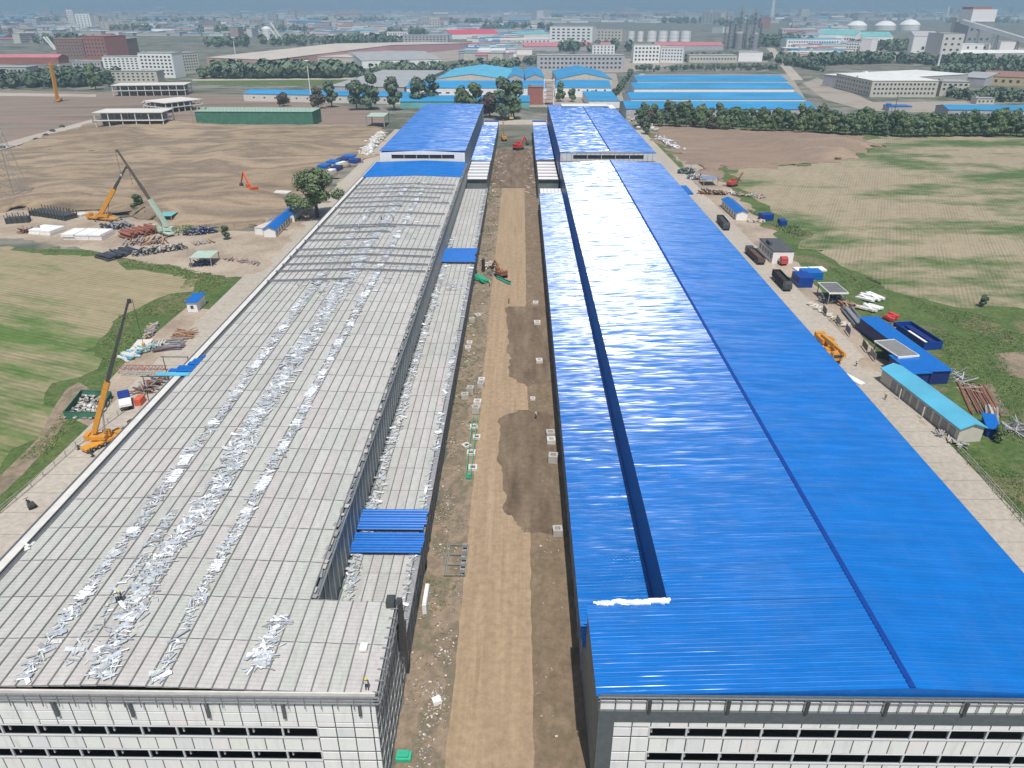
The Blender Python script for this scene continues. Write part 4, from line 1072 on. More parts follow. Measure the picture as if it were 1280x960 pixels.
bld('factory', 'long white two storey building with window rows, right background', 'factory', (982, 49), (1049, 49), 20, 40, WHITE, CYAN2, 'flat', 0, (2, 20, 2.6, 3), vb=61)
bld('factory', 'narrow white building with windows left of the plain white tower', 'factory', (1055, 52), (1072, 53), 24, 24, WHITE, GREY_ROOF, 'flat', 0, (4, 5, 2.6, 2.4), vb=69)
bld('factory', 'plain white tower like block right of the narrow windowed building', 'factory', (1073, 48), (1086, 49), 30, 24, WHITE, WHITE_ROOF, 'flat', vb=70)
bld('factory', 'white gable building with dark double window, right background', 'factory', (1137, 45), (1167, 46), 36, 70, WHITE, GREYW, 'mono', 6, (1, 2, 6, 6), wspan=(.35, .8), zspan=(.3, .6), vb=72)
bld('power_house', 'white topped boiler house of the power plant on the right', 'power house', (1205, 28), (1236, 28), 66, 60, MIDGREY, WHITE_ROOF, 'flat', 0, (2, 4, 6, 5), extra=lambda r, L: (MB().box(-L/2 + 1, L/2 - 1, 2, 56, 50, 74).done('upper_house', WHITE, r), MB().box(-L/2 + 2, L/2 - 12, 6, 50, 74.1, 79).done('red_vent', REDB, r)), vb=58)
bld('power_house', 'grey lower power building with white front left of the boiler house', 'power house', (1172, 42), (1198, 42), 44, 50, CONCW, GREY_ROOF, 'flat', 0, (4, 3, 4, 3), vb=76)
bld('power_house', 'narrow lift tower between the power building and the boiler house', 'tower', (1190, 22), (1201, 22), 70, 20, CREAM, CREAM, 'flat', 0, (3, 1, 10, 8), vb=50)
bld('power_house', 'long low white annex in front of the boiler house', 'annex', (1192, 55), (1236, 55), 18, 30, WHITE, WHITE_ROOF, 'flat', 0, (1, 4, 4, 4), vb=64)
bld('power_house', 'white walled unit right of the boiler house', 'annex', (1249, 52), (1268, 52), 26, 30, WHITE, GREYW, 'flat', vb=62)
bld('factory', 'very low long white roof at the foot of the power plant', 'shed', (1192, 67), (1330, 66), 8, 40, GREYW, WHITE_ROOF, 'gx', 4)
def conveyor_bridge():
    p0 = WY(1203, 27, 1700); p1 = WY(1300, 56, 1500)
    r = empty('conveyor_bridge', 'long white inclined conveyor gallery running down from the boiler house', 'conveyor bridge', (p0.x, p0.y, 0))
    o = Vector((p0.x, p0.y, 0))
    MB().beam(p0 - o, p1 - o, 9, 7).done('gallery', WHITE, r)
    MB().beam(p0 - o + Vector((0, 0, 3.7)), p1 - o + Vector((0, 0, 3.7)), 10, .6).done('roof', GREYW, r)
    for t in (.25, .5, .75):
        q = p0.lerp(p1, t) - o
        mb = MB(); mb.beam((q.x - 3, q.y, 0), (q.x - 1, q.y, q.z - 3), 1.6).beam((q.x + 3, q.y, 0), (q.x + 1, q.y, q.z - 3), 1.6); mb.done('trestle', GREYW, r)
conveyor_bridge()
# far town: many small houses, one material set, a few shapes
TOWN_W = M_random('town_walls', [(.62, .60, .56), (.50, .47, .42), (.40, .40, .40), (.66, .66, .64), (.42, .33, .28), (.55, .50, .44)])
TOWN_R = M_random('town_roofs', [(.40, .40, .40), (.55, .54, .50), (.10, .30, .50), (.42, .15, .13), (.30, .30, .32), (.60, .60, .60), (.14, .36, .55), (.35, .30, .26)])
random.seed(99)
tm = []
for (w, d, h, k) in ((60, 24, 10, 'gx'), (34, 18, 16, 'flat'), (90, 34, 9, 'gx'), (24, 16, 24, 'flat'), (46, 40, 11, 'gx'), (50, 14, 18, 'flat')):
    mb = MB(); mb.box(-w/2, w/2, 0, d, 0, h, 0)
    if k == 'flat':
        mb.box(-w/2 - .4, w/2 + .4, -.4, d + .4, h + .02, h + .6, 1)
        n = int(w / 5)
        for f in range(int(h / 4.2)):
            for i in range(n):
                x = -w/2 + w * (i + .5) / n
                mb.box(x - 1.2, x + 1.2, -.12, .02, f * 4.0 + 1.6, f * 4.0 + 3.4, 2)
    else:
        r = h * .35
        for x in (-w/2, w/2): mb.quad([(x, 0, h), (x, d, h), (x, d/2, h + r)], 0)
        mb.quad([(-w/2 - 1, -1, h), (w/2 + 1, -1, h), (w/2 + 1, d/2, h + r + .4), (-w/2 - 1, d/2, h + r + .4)], 1)
        mb.quad([(-w/2 - 1, d/2, h + r + .4), (w/2 + 1, d/2, h + r + .4), (w/2 + 1, d + 1, h), (-w/2 - 1, d + 1, h)], 1)
        for i in range(int(w / 7)):
            x = -w/2 + 3.5 + i * 7; mb.box(x - 1.3, x + 1.3, -.12, .02, 3, 5.4, 2)
    tm.append(mb.mesh('town_building', [TOWN_W, TOWN_R, GLASS]))
n = 0; tries = 0
while n < 290 and tries < 6000:
    tries += 1
    v = 15 + 42 * random.random() ** 1.3; u = random.uniform(-30, 1310)
    if v > 36 and (480 < u < 1280): 
        if random.random() < .8: continue
    if v > 27 and 680 < u < 1000: continue
    if v > 20 and 1050 < u: continue
    if 60 < u < 260 and v > 29: continue
    if 250 < u < 560 and v > 46: continue
    p = W(u, v)
    s = random.uniform(.8, 1.5) * (1.0 + max(0, (p.y - 2500) / 6000))
    o = inst('far_building', tm[random.choice((0, 1, 1, 2, 3, 4, 5))], None, (p.x, p.y, 0), random.choice((0, 0, 0, .15, -.2, 1.57)) + random.uniform(-.05, .05), (s, s, s * random.uniform(.7, 1.2)))
    tag(o, 'small hazy building in the distant town', 'building', 'small buildings of the distant town')
    n += 1

random.seed(123); mb = MB()
tmats = [WHITE_ROOF, GREYW, CONC, CREAM, CYAN, PINK, GREY_ROOF, TEAL, WHITE]
k = 0
while k < 3800:
    v = 13 + 62 * random.random() ** 1.35; u = random.uniform(-40, 1320)
    if v > 29 and 680 < u < 1000: continue
    if v > 24 and 680 < u < 1000 and random.random() < .6: continue
    if v > 26 and u > 1050: continue
    if v > 20 and u > 1050 and random.random() < .6: continue
    if v > 45 and (u < 260 or 250 < u < 600 or 640 < u < 970): continue
    p = W(u, v); k += 1
    f = 1 + max(0, (p.y - 2000) / 4000)
    w, d, h = random.uniform(12, 90) * f, random.uniform(10, 26) * f, random.uniform(4, 12) * f ** .6
    a = random.choice((0, 0, .1, -.15, 1.57)); m = random.choice((0, 0, 1, 2, 3, 3, 8, 8, 6)); m2 = random.choice((0, 0, 1, 2, 4, 4, 5, 6, 6, 7, 0))
    mb.obox((p.x, p.y, h / 2), (w, d, h), a, m); mb.obox((p.x, p.y, h + .5), (w + 1, d + 1, .9), a, m2)
tag(mb.done('distant_town', tmats, None, (0, 2500, 0)), 'low houses and sheds of the distant town too many to tell apart', 'houses', kind='stuff')
# ---------------------------------------------------------------- trees
def crown_mesh(seed, h, r, nl, n, leaf, mat, low=.18, spread=.58, lob=(.32, .52)):
    random.seed(seed); mb = MB(); lobes = []
    for i in range(nl):
        a = random.uniform(0, 6.28); k = random.random()
        zc = h * random.uniform(low + .15, .86); rr = r * (1 - max(0, zc / h - .5) * 1.1)
        lobes.append((math.cos(a) * rr * spread * k ** .5, math.sin(a) * rr * spread * k ** .5, zc, r * random.uniform(*lob)))
    for i in range(n):
        lx, ly, lz, lr = random.choice(lobes)
        d = Vector((random.gauss(0, 1), random.gauss(0, 1), random.gauss(0, 1)))
        if d.length < 1e-3: continue
        d.normalize(); rad = lr * random.uniform(.55, 1.08)
        c = Vector((lx, ly, lz)) + Vector((d.x * rad, d.y * rad, d.z * rad * .8))
        if c.z < h * low * .8: continue
        nn = (d + Vector((random.uniform(-.6, .6), random.uniform(-.6, .6), random.uniform(-.3, .7)))).normalized()
        t = nn.orthogonal().normalized(); t = Matrix.Rotation(random.uniform(0, 6.28), 3, nn) @ t; b = nn.cross(t)
        s = leaf * random.uniform(.6, 1.3)
        mb.quad([c - t*s - b*s*.6, c + t*s - b*s*.5, c + t*s*.7 + b*s*.6, c - t*s*.8 + b*s*.5])
    me = mb.mesh('crown', mat)
    return me
def trunk_mesh(seed, h, r, th=.35):
    random.seed(seed); mb = MB(); mb.tube((0, 0, -.2), (0, 0, h * .55), th, th * .5, 7)
    for i in range(6):
        a = i * 1.1 + random.random(); z = h * random.uniform(.2, .5)
        mb.tube((0, 0, z), (math.cos(a) * r * .6, math.sin(a) * r * .6, z + h * .3), th * .4, th * .12, 5)
    return mb.mesh('trunk', BARK)
VAR = []
for k in range(4):
    VAR.append((crown_mesh(40 + k, 14, 4.6 + .4 * (k % 2), 15, 1500, .62, LEAF, .06), trunk_mesh(60 + k, 14, 4.6)))
DKV = [(crown_mesh(50 + k, 13, 4.4, 13, 1100, .7, LEAF_DK, .06), trunk_mesh(65 + k, 13, 4.4)) for k in range(3)]
BRV = [(crown_mesh(56 + k, 10, 5.0, 12, 1000, .6, LEAF_BR, .1), trunk_mesh(68 + k, 10, 5)) for k in range(2)]
def tree(pt, s, var, label, group=None, rz=None, sz=1.0):
    r = empty('tree', label, 'tree', (pt.x, pt.y, 0), random.uniform(0, 6.28) if rz is None else rz, group)
    r.scale = (s, s, s * sz)
    inst('crown', var[0], r); inst('trunk', var[1], r)
    return r
big_c = crown_mesh(7, 20, 10.5, 24, 8000, .36, LEAF, .14, .85, (.16, .36)); big_t = trunk_mesh(8, 20, 10.5, .7)
tree(W(397, 272), 1.22, (big_c, big_t), 'large solitary dark green tree beside the concrete road left of the open roof', rz=1.0, sz=.95)
tree(W(175, 266), .75, VAR[0], 'small bright green tree between the two crossed cranes', sz=.8)
tree(W(807, 168), .8, DKV[1], 'thin dark tree at the corner of the far right hall', sz=1.2)
random.seed(20)
# belt along the right field
for i in range(64):
    t = i / 63; u = 800 + 520 * t; v = 157.5 + 13 * min(1, t * 1.6) + random.uniform(-1.2, 1.2)
    if abs(u - 921) < 5 : continue
    p = W(u, v)
    tree(p, random.uniform(.7, 1.25), random.choice(VAR + VAR + [DKV[0], BRV[0]]), 'dense green tree in the belt along the far side of the right field', 'trees of the right belt', sz=random.uniform(.85, 1.3))
for i in range(50):
    t = i / 49; u = 805 + 500 * t; v = 153.5 + 13 * min(1, t * 1.6)
    tree(W(u, v), random.uniform(.85, 1.2), random.choice(DKV + VAR), 'dense green tree in the belt along the far side of the right field', 'trees of the right belt', sz=1.1)
# trees behind the halls
for (u, v, s, var, l) in (
    (446, 138, 1.5, DKV[0], 'leftmost of the big dark trees left of the far left hall'),
    (464, 137, 1.6, DKV[1], 'second big dark tree left of the far left hall'),
    (493, 138, 1.6, DKV[2], 'round dark tree right beside the far left hall'),
    (524, 133, 1.5, DKV[0], 'dark tree behind the left corner of the far left hall'),
    (541, 131, 1.4, DKV[1], 'dark tree right of the one behind the hall corner'),
    (355, 133, 1.0, BRV[0], 'bronze tinted tree behind the green netted building'),
    (398, 136, 1.2, BRV[1], 'bronze tinted tree near the white lamp mast'),
    (415, 134, 1.3, DKV[2], 'dark tree right of the white lamp mast'),
    (577, 146, 1.35, VAR[1], 'broad tree behind the far left hall, left of the gap between the halls'),
    (594, 148, 1.5, VAR[2], 'broad tree in the gap between the far halls, second from the left'),
    (612, 147, 1.6, BRV[0], 'bronze tinted broad tree in the gap between the far halls'),
    (628, 150, 1.7, DKV[1], 'tall dark tree in the gap between the far halls'),
    (642, 149, 1.5, VAR[3], 'rightmost broad tree in the gap between the far halls'),
    (700, 127, .9, VAR[0], 'small tree in front of the white workshop'),
    (715, 127, .7, VAR[1], 'smallest tree in front of the white workshop'),
    (283, 300, .42, VAR[2], 'round green bush on the pale yard left of the blue roofed huts'),
    (1247, 552, .28, VAR[1], 'green bush at the near end of the cyan roofed shed'),
    (1228, 384, .3, DKV[0], 'dark bush at the lower edge of the right field'),
    (120, 112, 1.3, VAR[0], 'pale green tree in front of the white dormitory'),
    (138, 108, 1.2, DKV[1], 'dark tree in front of the white dormitory'),
    (1190, 120, 1.0, DKV[0], 'dark tree between the factory stair and the blue shed')):
    tree(W(u, v), s * (1.3 if v > 110 and v < 152 and u < 760 else 1), var, l, sz=1.12)
def belt(name, label, cat, segs, seed, mats=LEAF_DK):
    "trees too many and too far to tell apart: leaf clumps of one mass"
    random.seed(seed); mb = MB(); c0 = W(segs[0][0], segs[0][1])
    for (u0, v0, u1, v1, depth, h, n) in segs:
        P, Q = W(u0, v0), W(u1, v1)
        for i in range(n):
            t = random.random(); p = P.lerp(Q, t); x, y = p.x, p.y + random.uniform(0, depth)
            hh = h * random.uniform(.65, 1.2); r = hh * random.uniform(.28, .42)
            m_ = 26
            for k in range(m_):
                d = Vector((random.gauss(0, 1), random.gauss(0, 1), random.gauss(0, 1))).normalized()
                c = Vector((x + d.x * r * .9, y + d.y * r * .9, hh * .55 + d.z * hh * .42))
                q = (d + Vector((random.uniform(-.5, .5), random.uniform(-.5, .5), random.uniform(0, .5)))).normalized()
                a = q.orthogonal().normalized(); b = q.cross(a); s = r * random.uniform(.35, .6)
                mb.quad([c - a*s - b*s*.7, c + a*s - b*s*.6, c + a*s*.8 + b*s*.7, c - a*s*.7 + b*s*.6])
    return tag(mb.done(name, mats, None, (c0.x, c0.y, 0)), label, cat, kind='stuff')
belt('woodland', 'dark belt of trees along the highway behind the left sheds', 'trees', [(250, 99, 420, 98, 25, 19, 120), (420, 98, 640, 90, 25, 15, 110), (640, 84, 720, 77, 30, 12, 50), (560, 98, 640, 86, 20, 12, 30)], 1)
belt('woodland', 'dark woodland masses at the left edge of the town', 'trees', [(-40, 112, 110, 110, 80, 14, 150), (90, 104, 112, 104, 60, 12, 25), (20, 100, 100, 97, 50, 12, 40)], 2)
belt('woodland', 'row of dark conifers in front of the centre right factories', 'trees', [(800, 78, 965, 76, 20, 12, 120), (800, 90, 975, 88, 60, 6, 120), (768, 126, 792, 92, 25, 6, 60)], 3)
belt('woodland', 'dark tree belts around the factories on the right', 'trees', [(985, 84, 1100, 80, 60, 15, 130), (1100, 80, 1290, 84, 70, 14, 180), (1180, 95, 1300, 92, 60, 12, 70), (1215, 128, 1300, 128, 60, 9, 70), (1000, 84, 1030, 90, 30, 10, 30)], 4)
belt('woodland', 'hazy woods scattered through the distant town', 'trees', [(u, v, u + w, v - 1, 160, 20 + (60 - v) * .3, n) for (u, v, w, n) in
    ((340, 58, 160, 80), (470, 48, 60, 25), (250, 60, 60, 30), (250, 44, 80, 25), (0, 58, 80, 25), (330, 44, 40, 25), (600, 40, 90, 50), (560, 33, 70, 30), (900, 32, 60, 30), (960, 60, 60, 60), (1090, 66, 80, 70), (1030, 24, 120, 50), (830, 30, 60, 30), (690, 24, 100, 30), (120, 42, 60, 30), (380, 30, 120, 40), (160, 30, 120, 35), (0, 30, 80, 30), (930, 24, 120, 30), (1180, 30, 100, 30), (700, 66, 90, 40))], 5)
belt('woodland', 'bushes along the right hand works road', 'trees', [(1120, 66, 1160, 64, 40, 10, 20)], 6)
# weeds and low growth
def weeds(label, areas, seed, mat=WEED):
    random.seed(seed); mb = MB(); c0 = None
    for pts, n, s0 in areas:
        pts = P2(pts); xs = [p.x for p in pts]; ys = [p.y for p in pts]
        if c0 is None: c0 = pts[0]
        k = 0; tr = 0
        while k < n and tr < n * 20:
            tr += 1; x = random.uniform(min(xs), max(xs)); y = random.uniform(min(ys), max(ys))
            if not inside(x, y, pts) or mnoise.noise(Vector((x * .05, y * .05, seed))) < -.05: continue
            k += 1
            for j in range(7):
                c = Vector((x + random.gauss(0, s0), y + random.gauss(0, s0), random.uniform(.05, s0 * .9)))
                q = Vector((random.uniform(-1, 1), random.uniform(-1, 1), random.uniform(.2, 1))).normalized()
                a = q.orthogonal().normalized(); b = q.cross(a); s = s0 * random.uniform(.4, .8)
                mb.quad([c - a*s, c - b*s*.5, c + a*s, c + b*s*.5])
    return tag(mb.done('weeds', mat, None, (c0.x, c0.y, 0)), label, 'weeds', kind='stuff')
weeds('rough weeds on the right bank between the yard and the ploughed field', [([(1000, 290), (1040, 335), (1160, 380), (1280, 405), (1280, 660), (1190, 560), (1240, 540), (1160, 420), (1050, 350)], 2600, .28), ([(935, 262), (985, 277), (1010, 292), (1000, 300), (950, 275)], 300, .5)], 1)
weeds('rough weeds on the left bank between the ploughed field and the yard', [([(238, 345), (290, 348), (255, 372), (230, 385), (160, 440), (95, 525), (0, 640), (0, 600), (70, 530), (100, 470), (150, 395), (215, 372)], 1800, .28), ([(60, 305), (235, 337), (280, 346), (238, 348), (60, 314)], 500, .34), ([(215, 285), (330, 268), (345, 262), (330, 280), (220, 292)], 300, .7)], 2)
weeds('sparse weeds on the trampled strip left of the sand road', [([(520, 850), (560, 850), (590, 560), (607, 330), (585, 330), (540, 620)], 500, .22), ([(595, 330), (610, 330), (622, 200), (612, 200)], 120, .5)], 3)

SOILC = M('soil_clod', (.24, .18, .12), .95, .25, 1.0)
# ---------------------------------------------------------------- rubble on the central strip
def rubble(label, boxes, seed, mats, name='rubble'):
    random.seed(seed); mb = MB(); c0 = None
    for x0, x1, y0, y1, n, s0 in boxes:
        if c0 is None: c0 = ((x0+x1)/2, (y0+y1)/2, 0)
        for i in range(n):
            y = y0 + (y1 - y0) * random.random(); x = random.uniform(x0, x1)
            if mnoise.noise(Vector((x * .25, y * .12, seed))) < random.uniform(-.15, .35): continue
            s = s0 * random.uniform(.4, 1.3) ** 1.5
            q = Matrix.Rotation(random.uniform(0, 3.1), 3, 'Z') @ Matrix.Rotation(random.uniform(-.6, .6), 3, 'X')
            mb.obox((x, y, s * .25 + .15), (s * random.uniform(.6, 2.2), s, s * random.uniform(.2, .7)), q, random.randrange(len(mats)))
    return tag(mb.done(name, mats, None, c0), label, 'rubble', kind='stuff')
rubble('broken concrete, boards and litter on the strip left of the sand road', [(-14.7, -8.8, 50, 130, 2600, .15), (-14.7, -9.2, 130, 345, 1500, .28), (-14.4, -9.5, 50, 68, 1500, .14)], 3, [CONC, CONC, MIDGREY, TIMBER, MIDGREY, SOILC, SOILC, SOILC, CONCW])
rubble('clods and scraps on the strip right of the sand road', [(2.2, 6.6, 50, 340, 1500, .18), (2.0, 7, 340, 470, 300, .7), (-14, -8, 345, 470, 350, .8)], 5, [CONC, MIDGREY, TIMBER, SOILC, SOILC, SOILC])
# concrete footings
def footing(u, v, w=1.6, h=.9, label='', rz=0.0, grey=False):
    p = W(u, v, h + .2)
    r = empty('concrete_footing', label, 'footing', (p.x, p.y, .2), rz, 'concrete footings along the sand road')
    t = w * .22
    MB().box(-w/2, w/2, -w/2, -w/2 + t, 0, h).box(-w/2, w/2, w/2 - t, w/2, 0, h).box(-w/2, -w/2 + t, -w/2 + t, w/2 - t, 0, h).box(w/2 - t, w/2, -w/2 + t, w/2 - t, 0, h).done('rim', CONC if grey else CONCW, r)
    MB().box(-w/2 + t, w/2 - t, -w/2 + t, w/2 - t, 0, h * .45).done('core', MIDGREY if grey else DARK, r)
fl = [(597, 392.5, 1.5, .5), (590, 397.5, 1.5, 1.2), (587, 427, 1.5, .6), (585, 433, 1.5, .6), (602, 473, 1.5, 1.0), (601, 477.5, 1.5, 1.4), (588, 483.5, 1.6, 1.4), (581, 492, 1.6, 1.2), (597, 500.5, 1.7, .8), (595, 508, 1.7, 1.5), (592, 532, 1.6, .5), (596, 545, 1.5, .5), (583, 555.5, 1.5, .5), (589, 564.5, 1.7, .6), (591, 583, 1.7, .6), (669.5, 377, 1.6, .6), (671.5, 401.5, 1.8, .8), (674, 449, 1.6, .8), (666, 497, 1.1, .5), (688, 539, 1.7, 1.4), (689, 548, 1.7, 1.0), (691.5, 568, 1.8, 1.6), (697, 660, 1.6, 1.3)]
od = ['farthest', 'second farthest', 'third farthest', 'fourth farthest', 'fifth', 'sixth', 'seventh', 'eighth', 'ninth', 'tenth', 'eleventh', 'twelfth', 'fourth nearest', 'third nearest', 'nearest']
nl = 0; nr = 0; random.seed(3)
orr = ['farthest', 'second farthest', 'third farthest', 'small white', 'back one of the paired', 'front one of the paired', 'second nearest', 'nearest']
for (u, v, w, h) in fl:
    if u < 640: l = od[min(nl, 14)] + ' square concrete footing left of the sand road, counted from the far end'; nl += 1
    else: l = orr[nr] + ' square concrete footing right of the sand road'; nr += 1
    footing(u, v, w, h, l, random.uniform(-.12, .12) + (.6 if (u, w) in ((597, 1.5), (583, 1.5)) else 0), h > 1.1)

# ---------------------------------------------------------------- machines
def wheel(parent, x, y, r=.5, w=.3):
    key = ('w', r, w)
    if key not in wheel.c:
        wheel.c[key] = (MB().tube((-w/2, 0, 0), (w/2, 0, 0), r, r, 14).mesh('wheel', BLACK), MB().tube((-w/2 - .02, 0, 0), (w/2 + .02, 0, 0), r * .45, r * .45, 10).mesh('rim', STEEL))
    a = inst('wheel', wheel.c[key][0], parent, (x, y, r)); inst('rim', wheel.c[key][1], a)
wheel.c = {}
def truck(label, pos, rz, length=10, cabm=DKSTEEL, loadm=DKSTEEL, loadh=1.4, kind='box', cat='truck'):
    "origin under the middle, nose towards +y"
    r = empty('parked_truck', label, cat, pos, rz)
    hl = length / 2
    MB().box(-.45, .45, -hl, hl - .2, .7, .95).done('chassis', DKSTEEL, r)
    mb = MB(); y0, y1 = hl - 2.0, hl
    mb.v += [(-1.2, y0, .8), (1.2, y0, .8), (1.2, y1, .8), (-1.2, y1, .8), (-1.2, y0, 3.0), (1.2, y0, 3.0), (1.15, y1 - .45, 2.95), (-1.15, y1 - .45, 2.95), (-1.2, y1, 1.8), (1.2, y1, 1.8)]
    mb.f += [(0, 3, 2, 1), (4, 5, 6, 7), (0, 1, 5, 4), (3, 8, 9, 2), (8, 7, 6, 9), (0, 4, 7, 8, 3), (1, 2, 9, 6, 5)]; mb.m += [0] * 7
    mb.done('cab', cabm, r)
    MB().quad([(-1.0, y1 - .03, 1.95), (1.0, y1 - .03, 1.95), (1.0, y1 - .42, 2.8), (-1.0, y1 - .42, 2.8)]).box(-1.22, -1.19, y0 + .5, y1 - .5, 1.8, 2.6).box(1.19, 1.22, y0 + .5, y1 - .5, 1.8, 2.6).done('windscreen', GLASS, r)
    MB().box(-1.25, 1.25, -hl, y0 - .2, .98, 1.15).done('bed', DKSTEEL, r)
    mb = MB()
    if kind == 'box':
        for a, b, c, d in ((-1.25, -1.18, -hl, y0 - .2), (1.18, 1.25, -hl, y0 - .2)): mb.box(a, b, c, d, 1.16, 1.16 + loadh)
        mb.box(-1.18, 1.18, -hl, -hl + .08, 1.16, 1.16 + loadh).box(-1.18, 1.18, y0 - .3, y0 - .2, 1.16, 1.16 + loadh)
        n = int(length / 1.2)
        for i in range(n): mb.box(1.25, 1.31, -hl + i * 1.1, -hl + i * 1.1 + .1, 1.16, 1.16 + loadh).box(-1.31, -1.25, -hl + i * 1.1, -hl + i * 1.1 + .1, 1.16, 1.16 + loadh)
        mb.box(-1.15, 1.15, -hl + .1, y0 - .35, 1.2, 1.2 + loadh * .6)
        mb.done('side_boards', loadm, r)
    else:
        for i in range(7): mb.tube((-1.0 + i * .33, -hl + random.uniform(0, .4), 1.35), (-1.0 + i * .33, y0 - .6, 1.35), .15, n=7)
        for i in range(6): mb.tube((-.85 + i * .33, -hl + random.uniform(0, .4), 1.62), (-.85 + i * .33, y0 - .6, 1.62), .15, n=7)
        mb.done('load', loadm, r, kind=None)
    for y in (hl - 1.3, -hl + .9, -hl + 2.1, -hl + 3.3):
        for x in (-1.05, 1.05): wheel(r, x, y)
    return r
def truck_crane(label, pos, rz, tip, frac=.5, basem=ORANGE, extm=DKSTEEL, small=1.0, stowed=False, pivz=2.6):
    r = empty('truck_crane', label, 'crane', pos, rz)
    hl = 6.2
    MB().box(-1.3, 1.3, -hl, hl, .8, 1.35).box(-1.3, 1.3, hl - 4.2, hl - 2.4, 1.35, 1.9).done('chassis', basem, r)
    mb = MB(); mb.box(-1.25, 1.25, hl - .0, hl + 1.9, .7, 2.5); mb.box(-1.05, 1.05, hl + .4, hl + 1.6, 2.5, 2.7); mb.done('cab', basem, r)
    MB().box(-1.1, 1.1, hl + 1.88, hl + 1.95, 1.5, 2.3).done('windscreen', GLASS, r)
    for y in (hl + .6, hl - 1.2, -1.6, -3.0, -4.4):
        for x in (-1.12, 1.12): wheel(r, x, y, .58, .36)
    mb = MB()
    for y in (-hl + .4, 2.0):
        mb.box(-3.0, 3.0, y - .15, y + .15, .9, 1.12)
        for x in (-3.0, 3.0): mb.box(x - .12, x + .12, y - .12, y + .12, .05, 1.2).box(x - .4, x + .4, y - .4, y + .4, .02, .12)
    mb.done('outriggers', DKSTEEL, r)
    inv = Matrix.Rotation(-rz, 3, 'Z'); t = inv @ (Vector(tip) - Vector(pos))
    px = (0, -1.2, pivz); ha = math.atan2(t.y - px[1], t.x - px[0]) - math.pi/2
    q = Matrix.Rotation(ha, 3, 'Z')
    mb = MB(); mb.tube((0, -1.2, 1.35), (0, -1.2, 1.8), 1.1, 1.1, 16)
    mb.obox(q @ Vector((0, -.9, 0)) + Vector((0, -1.2, 2.3)), (2.3, 4.2, 1.0), ha).obox(q @ Vector((0, -3.1, 0)) + Vector((0, -1.2, 2.5)), (2.5, 1.1, 1.5), ha)
    mb.done('turntable', basem, r)
    MB().obox(q @ Vector((-1.25, .8, 0)) + Vector((0, -1.2, 2.6)), (.9, 1.7, 1.6), ha).done('operator_cab', basem, r)
    a = Vector(px) + q @ Vector((.1, -1.4, .9)); b = Vector(t); d = b - a; m = a + d * frac
    bw = 1.0 * small
    MB().beam(a, m, bw, bw * 1.2).done('boom_base', basem, r)
    ex = MB(); k = 3
    for i in range(k):
        f0 = frac - .04 + (1 - frac) * i / k; f1 = frac + (1 - frac) * (i + 1) / k
        s = bw * (.66 - .13 * i)
        ex = MB(); ex.beam(a + d * f0, a + d * f1, s, s * 1.15); ex.done('boom_section', extm, r)
    MB().beam(b, b + Vector((0, 0, -.9)), .6, .6).done('boom_head', extm, r)
    if not stowed:
        h = b + q @ Vector((0, .7, 0)); hz = b.z * .72
        MB().tube(h, (h.x, h.y, hz), .06, .06, 5).done('cable', DKSTEEL, r)
        MB().lathe((h.x, h.y, hz - 1.0), [(.1, 0), (.35, .3), (.35, .8), (.1, 1.0)], 8).done('hook', basem, r)
    MB().beam(Vector(px) + q @ Vector((0, .7, -.6)), a + d * min(.35, frac * .6), .3).done('ram', STEEL, r)
    return r
p = W(136, 553); tp = WY(161, 374, p.y); tp = Vector((p.x, p.y, .1)) + (tp - Vector((p.x, p.y, .1))) / .84
truck_crane('orange truck crane with long dark boom beside the near left edge of the open roof', (p.x, p.y, .1), -.55, tp, .40, small=.95).scale = (.84, .84, .84)
p = W(131, 276); tp = WY(158, 208, p.y)
truck_crane('yellow orange truck crane with boom crossing under another on the brown yard', (p.x, p.y, .1), 1.3, tp, .52, small=1.3)
p = W(205, 293); tp = WY(146, 187, p.y)
truck_crane('pale green truck crane with long boom leaning left across the yellow one', (p.x, p.y, .1), .9, tp, .36, PALEGR, M('brown_grey_boom', (.12, .10, .085), .6), 1.3)
p = W(74, 127); tp = WY(63, 78, p.y - 4)
truck_crane('distant orange crane with upright boom in front of the left woodland', (p.x, p.y, .1), .3, tp, .95, ORANGE, ORANGE, 2.4)
p = W(1050, 438); p.x = 79.8
truck_crane('yellow truck crane with its boom stowed on the right concrete road', (p.x, p.y, .1), math.pi, (80.6, p.y - 9.5, 3.4), .6, extm=ORANGE, stowed=True, pivz=2.0)
p = W(707, 122)
def far_mast(label, ub, vb, ut, vt, r0, mat=WHITE, lamps=True):
    p = W(ub, vb); t = WY(ut, vt, p.y)
    rr = empty('lamp_mast', label, 'mast', (p.x, p.y, 0))
    H = t.z
    MB().tube((0, 0, 0), (0, 0, H), r0, r0 * .5, 8).done('pole', mat, rr)
    if lamps:
        MB().lathe((0, 0, H - .3), [(r0, 0), (r0 * 4, .3), (r0 * 4, .8), (r0, 1.0)], 10).done('lamp_ring', mat, rr)
far_mast('tall white lamp mast beside the green netted building', 390, 133, 383, 76, .5)
far_mast('tall white lamp mast on the far left among the trees', 297, 86, 291, 47, .7)
far_mast('thin dark mast in the forecourt before the cream factory', 1118, 140, 1124, 116, .35, DKSTEEL, False)
far_mast('pale mast above the pavilion building on the left', 80, 108, 79, 82, .3, WHITE)
random.seed(6)
for i in range(22):
    u = 262 + i * 21 + random.uniform(-5, 5); p = W(u, 97 - i * .15)
    o = tag(MB().tube((0, 0, 0), (0, 0, 16), .22, .12, 5).box(-1.6, 1.6, -.2, .2, 15.9, 16.15).done('street_lamp', STEEL, None), 'slim street lamp along the highway in front of the dark tree belt', 'street lamp', 'street lamps along the highway'); o.location = (p.x, p.y, 0)
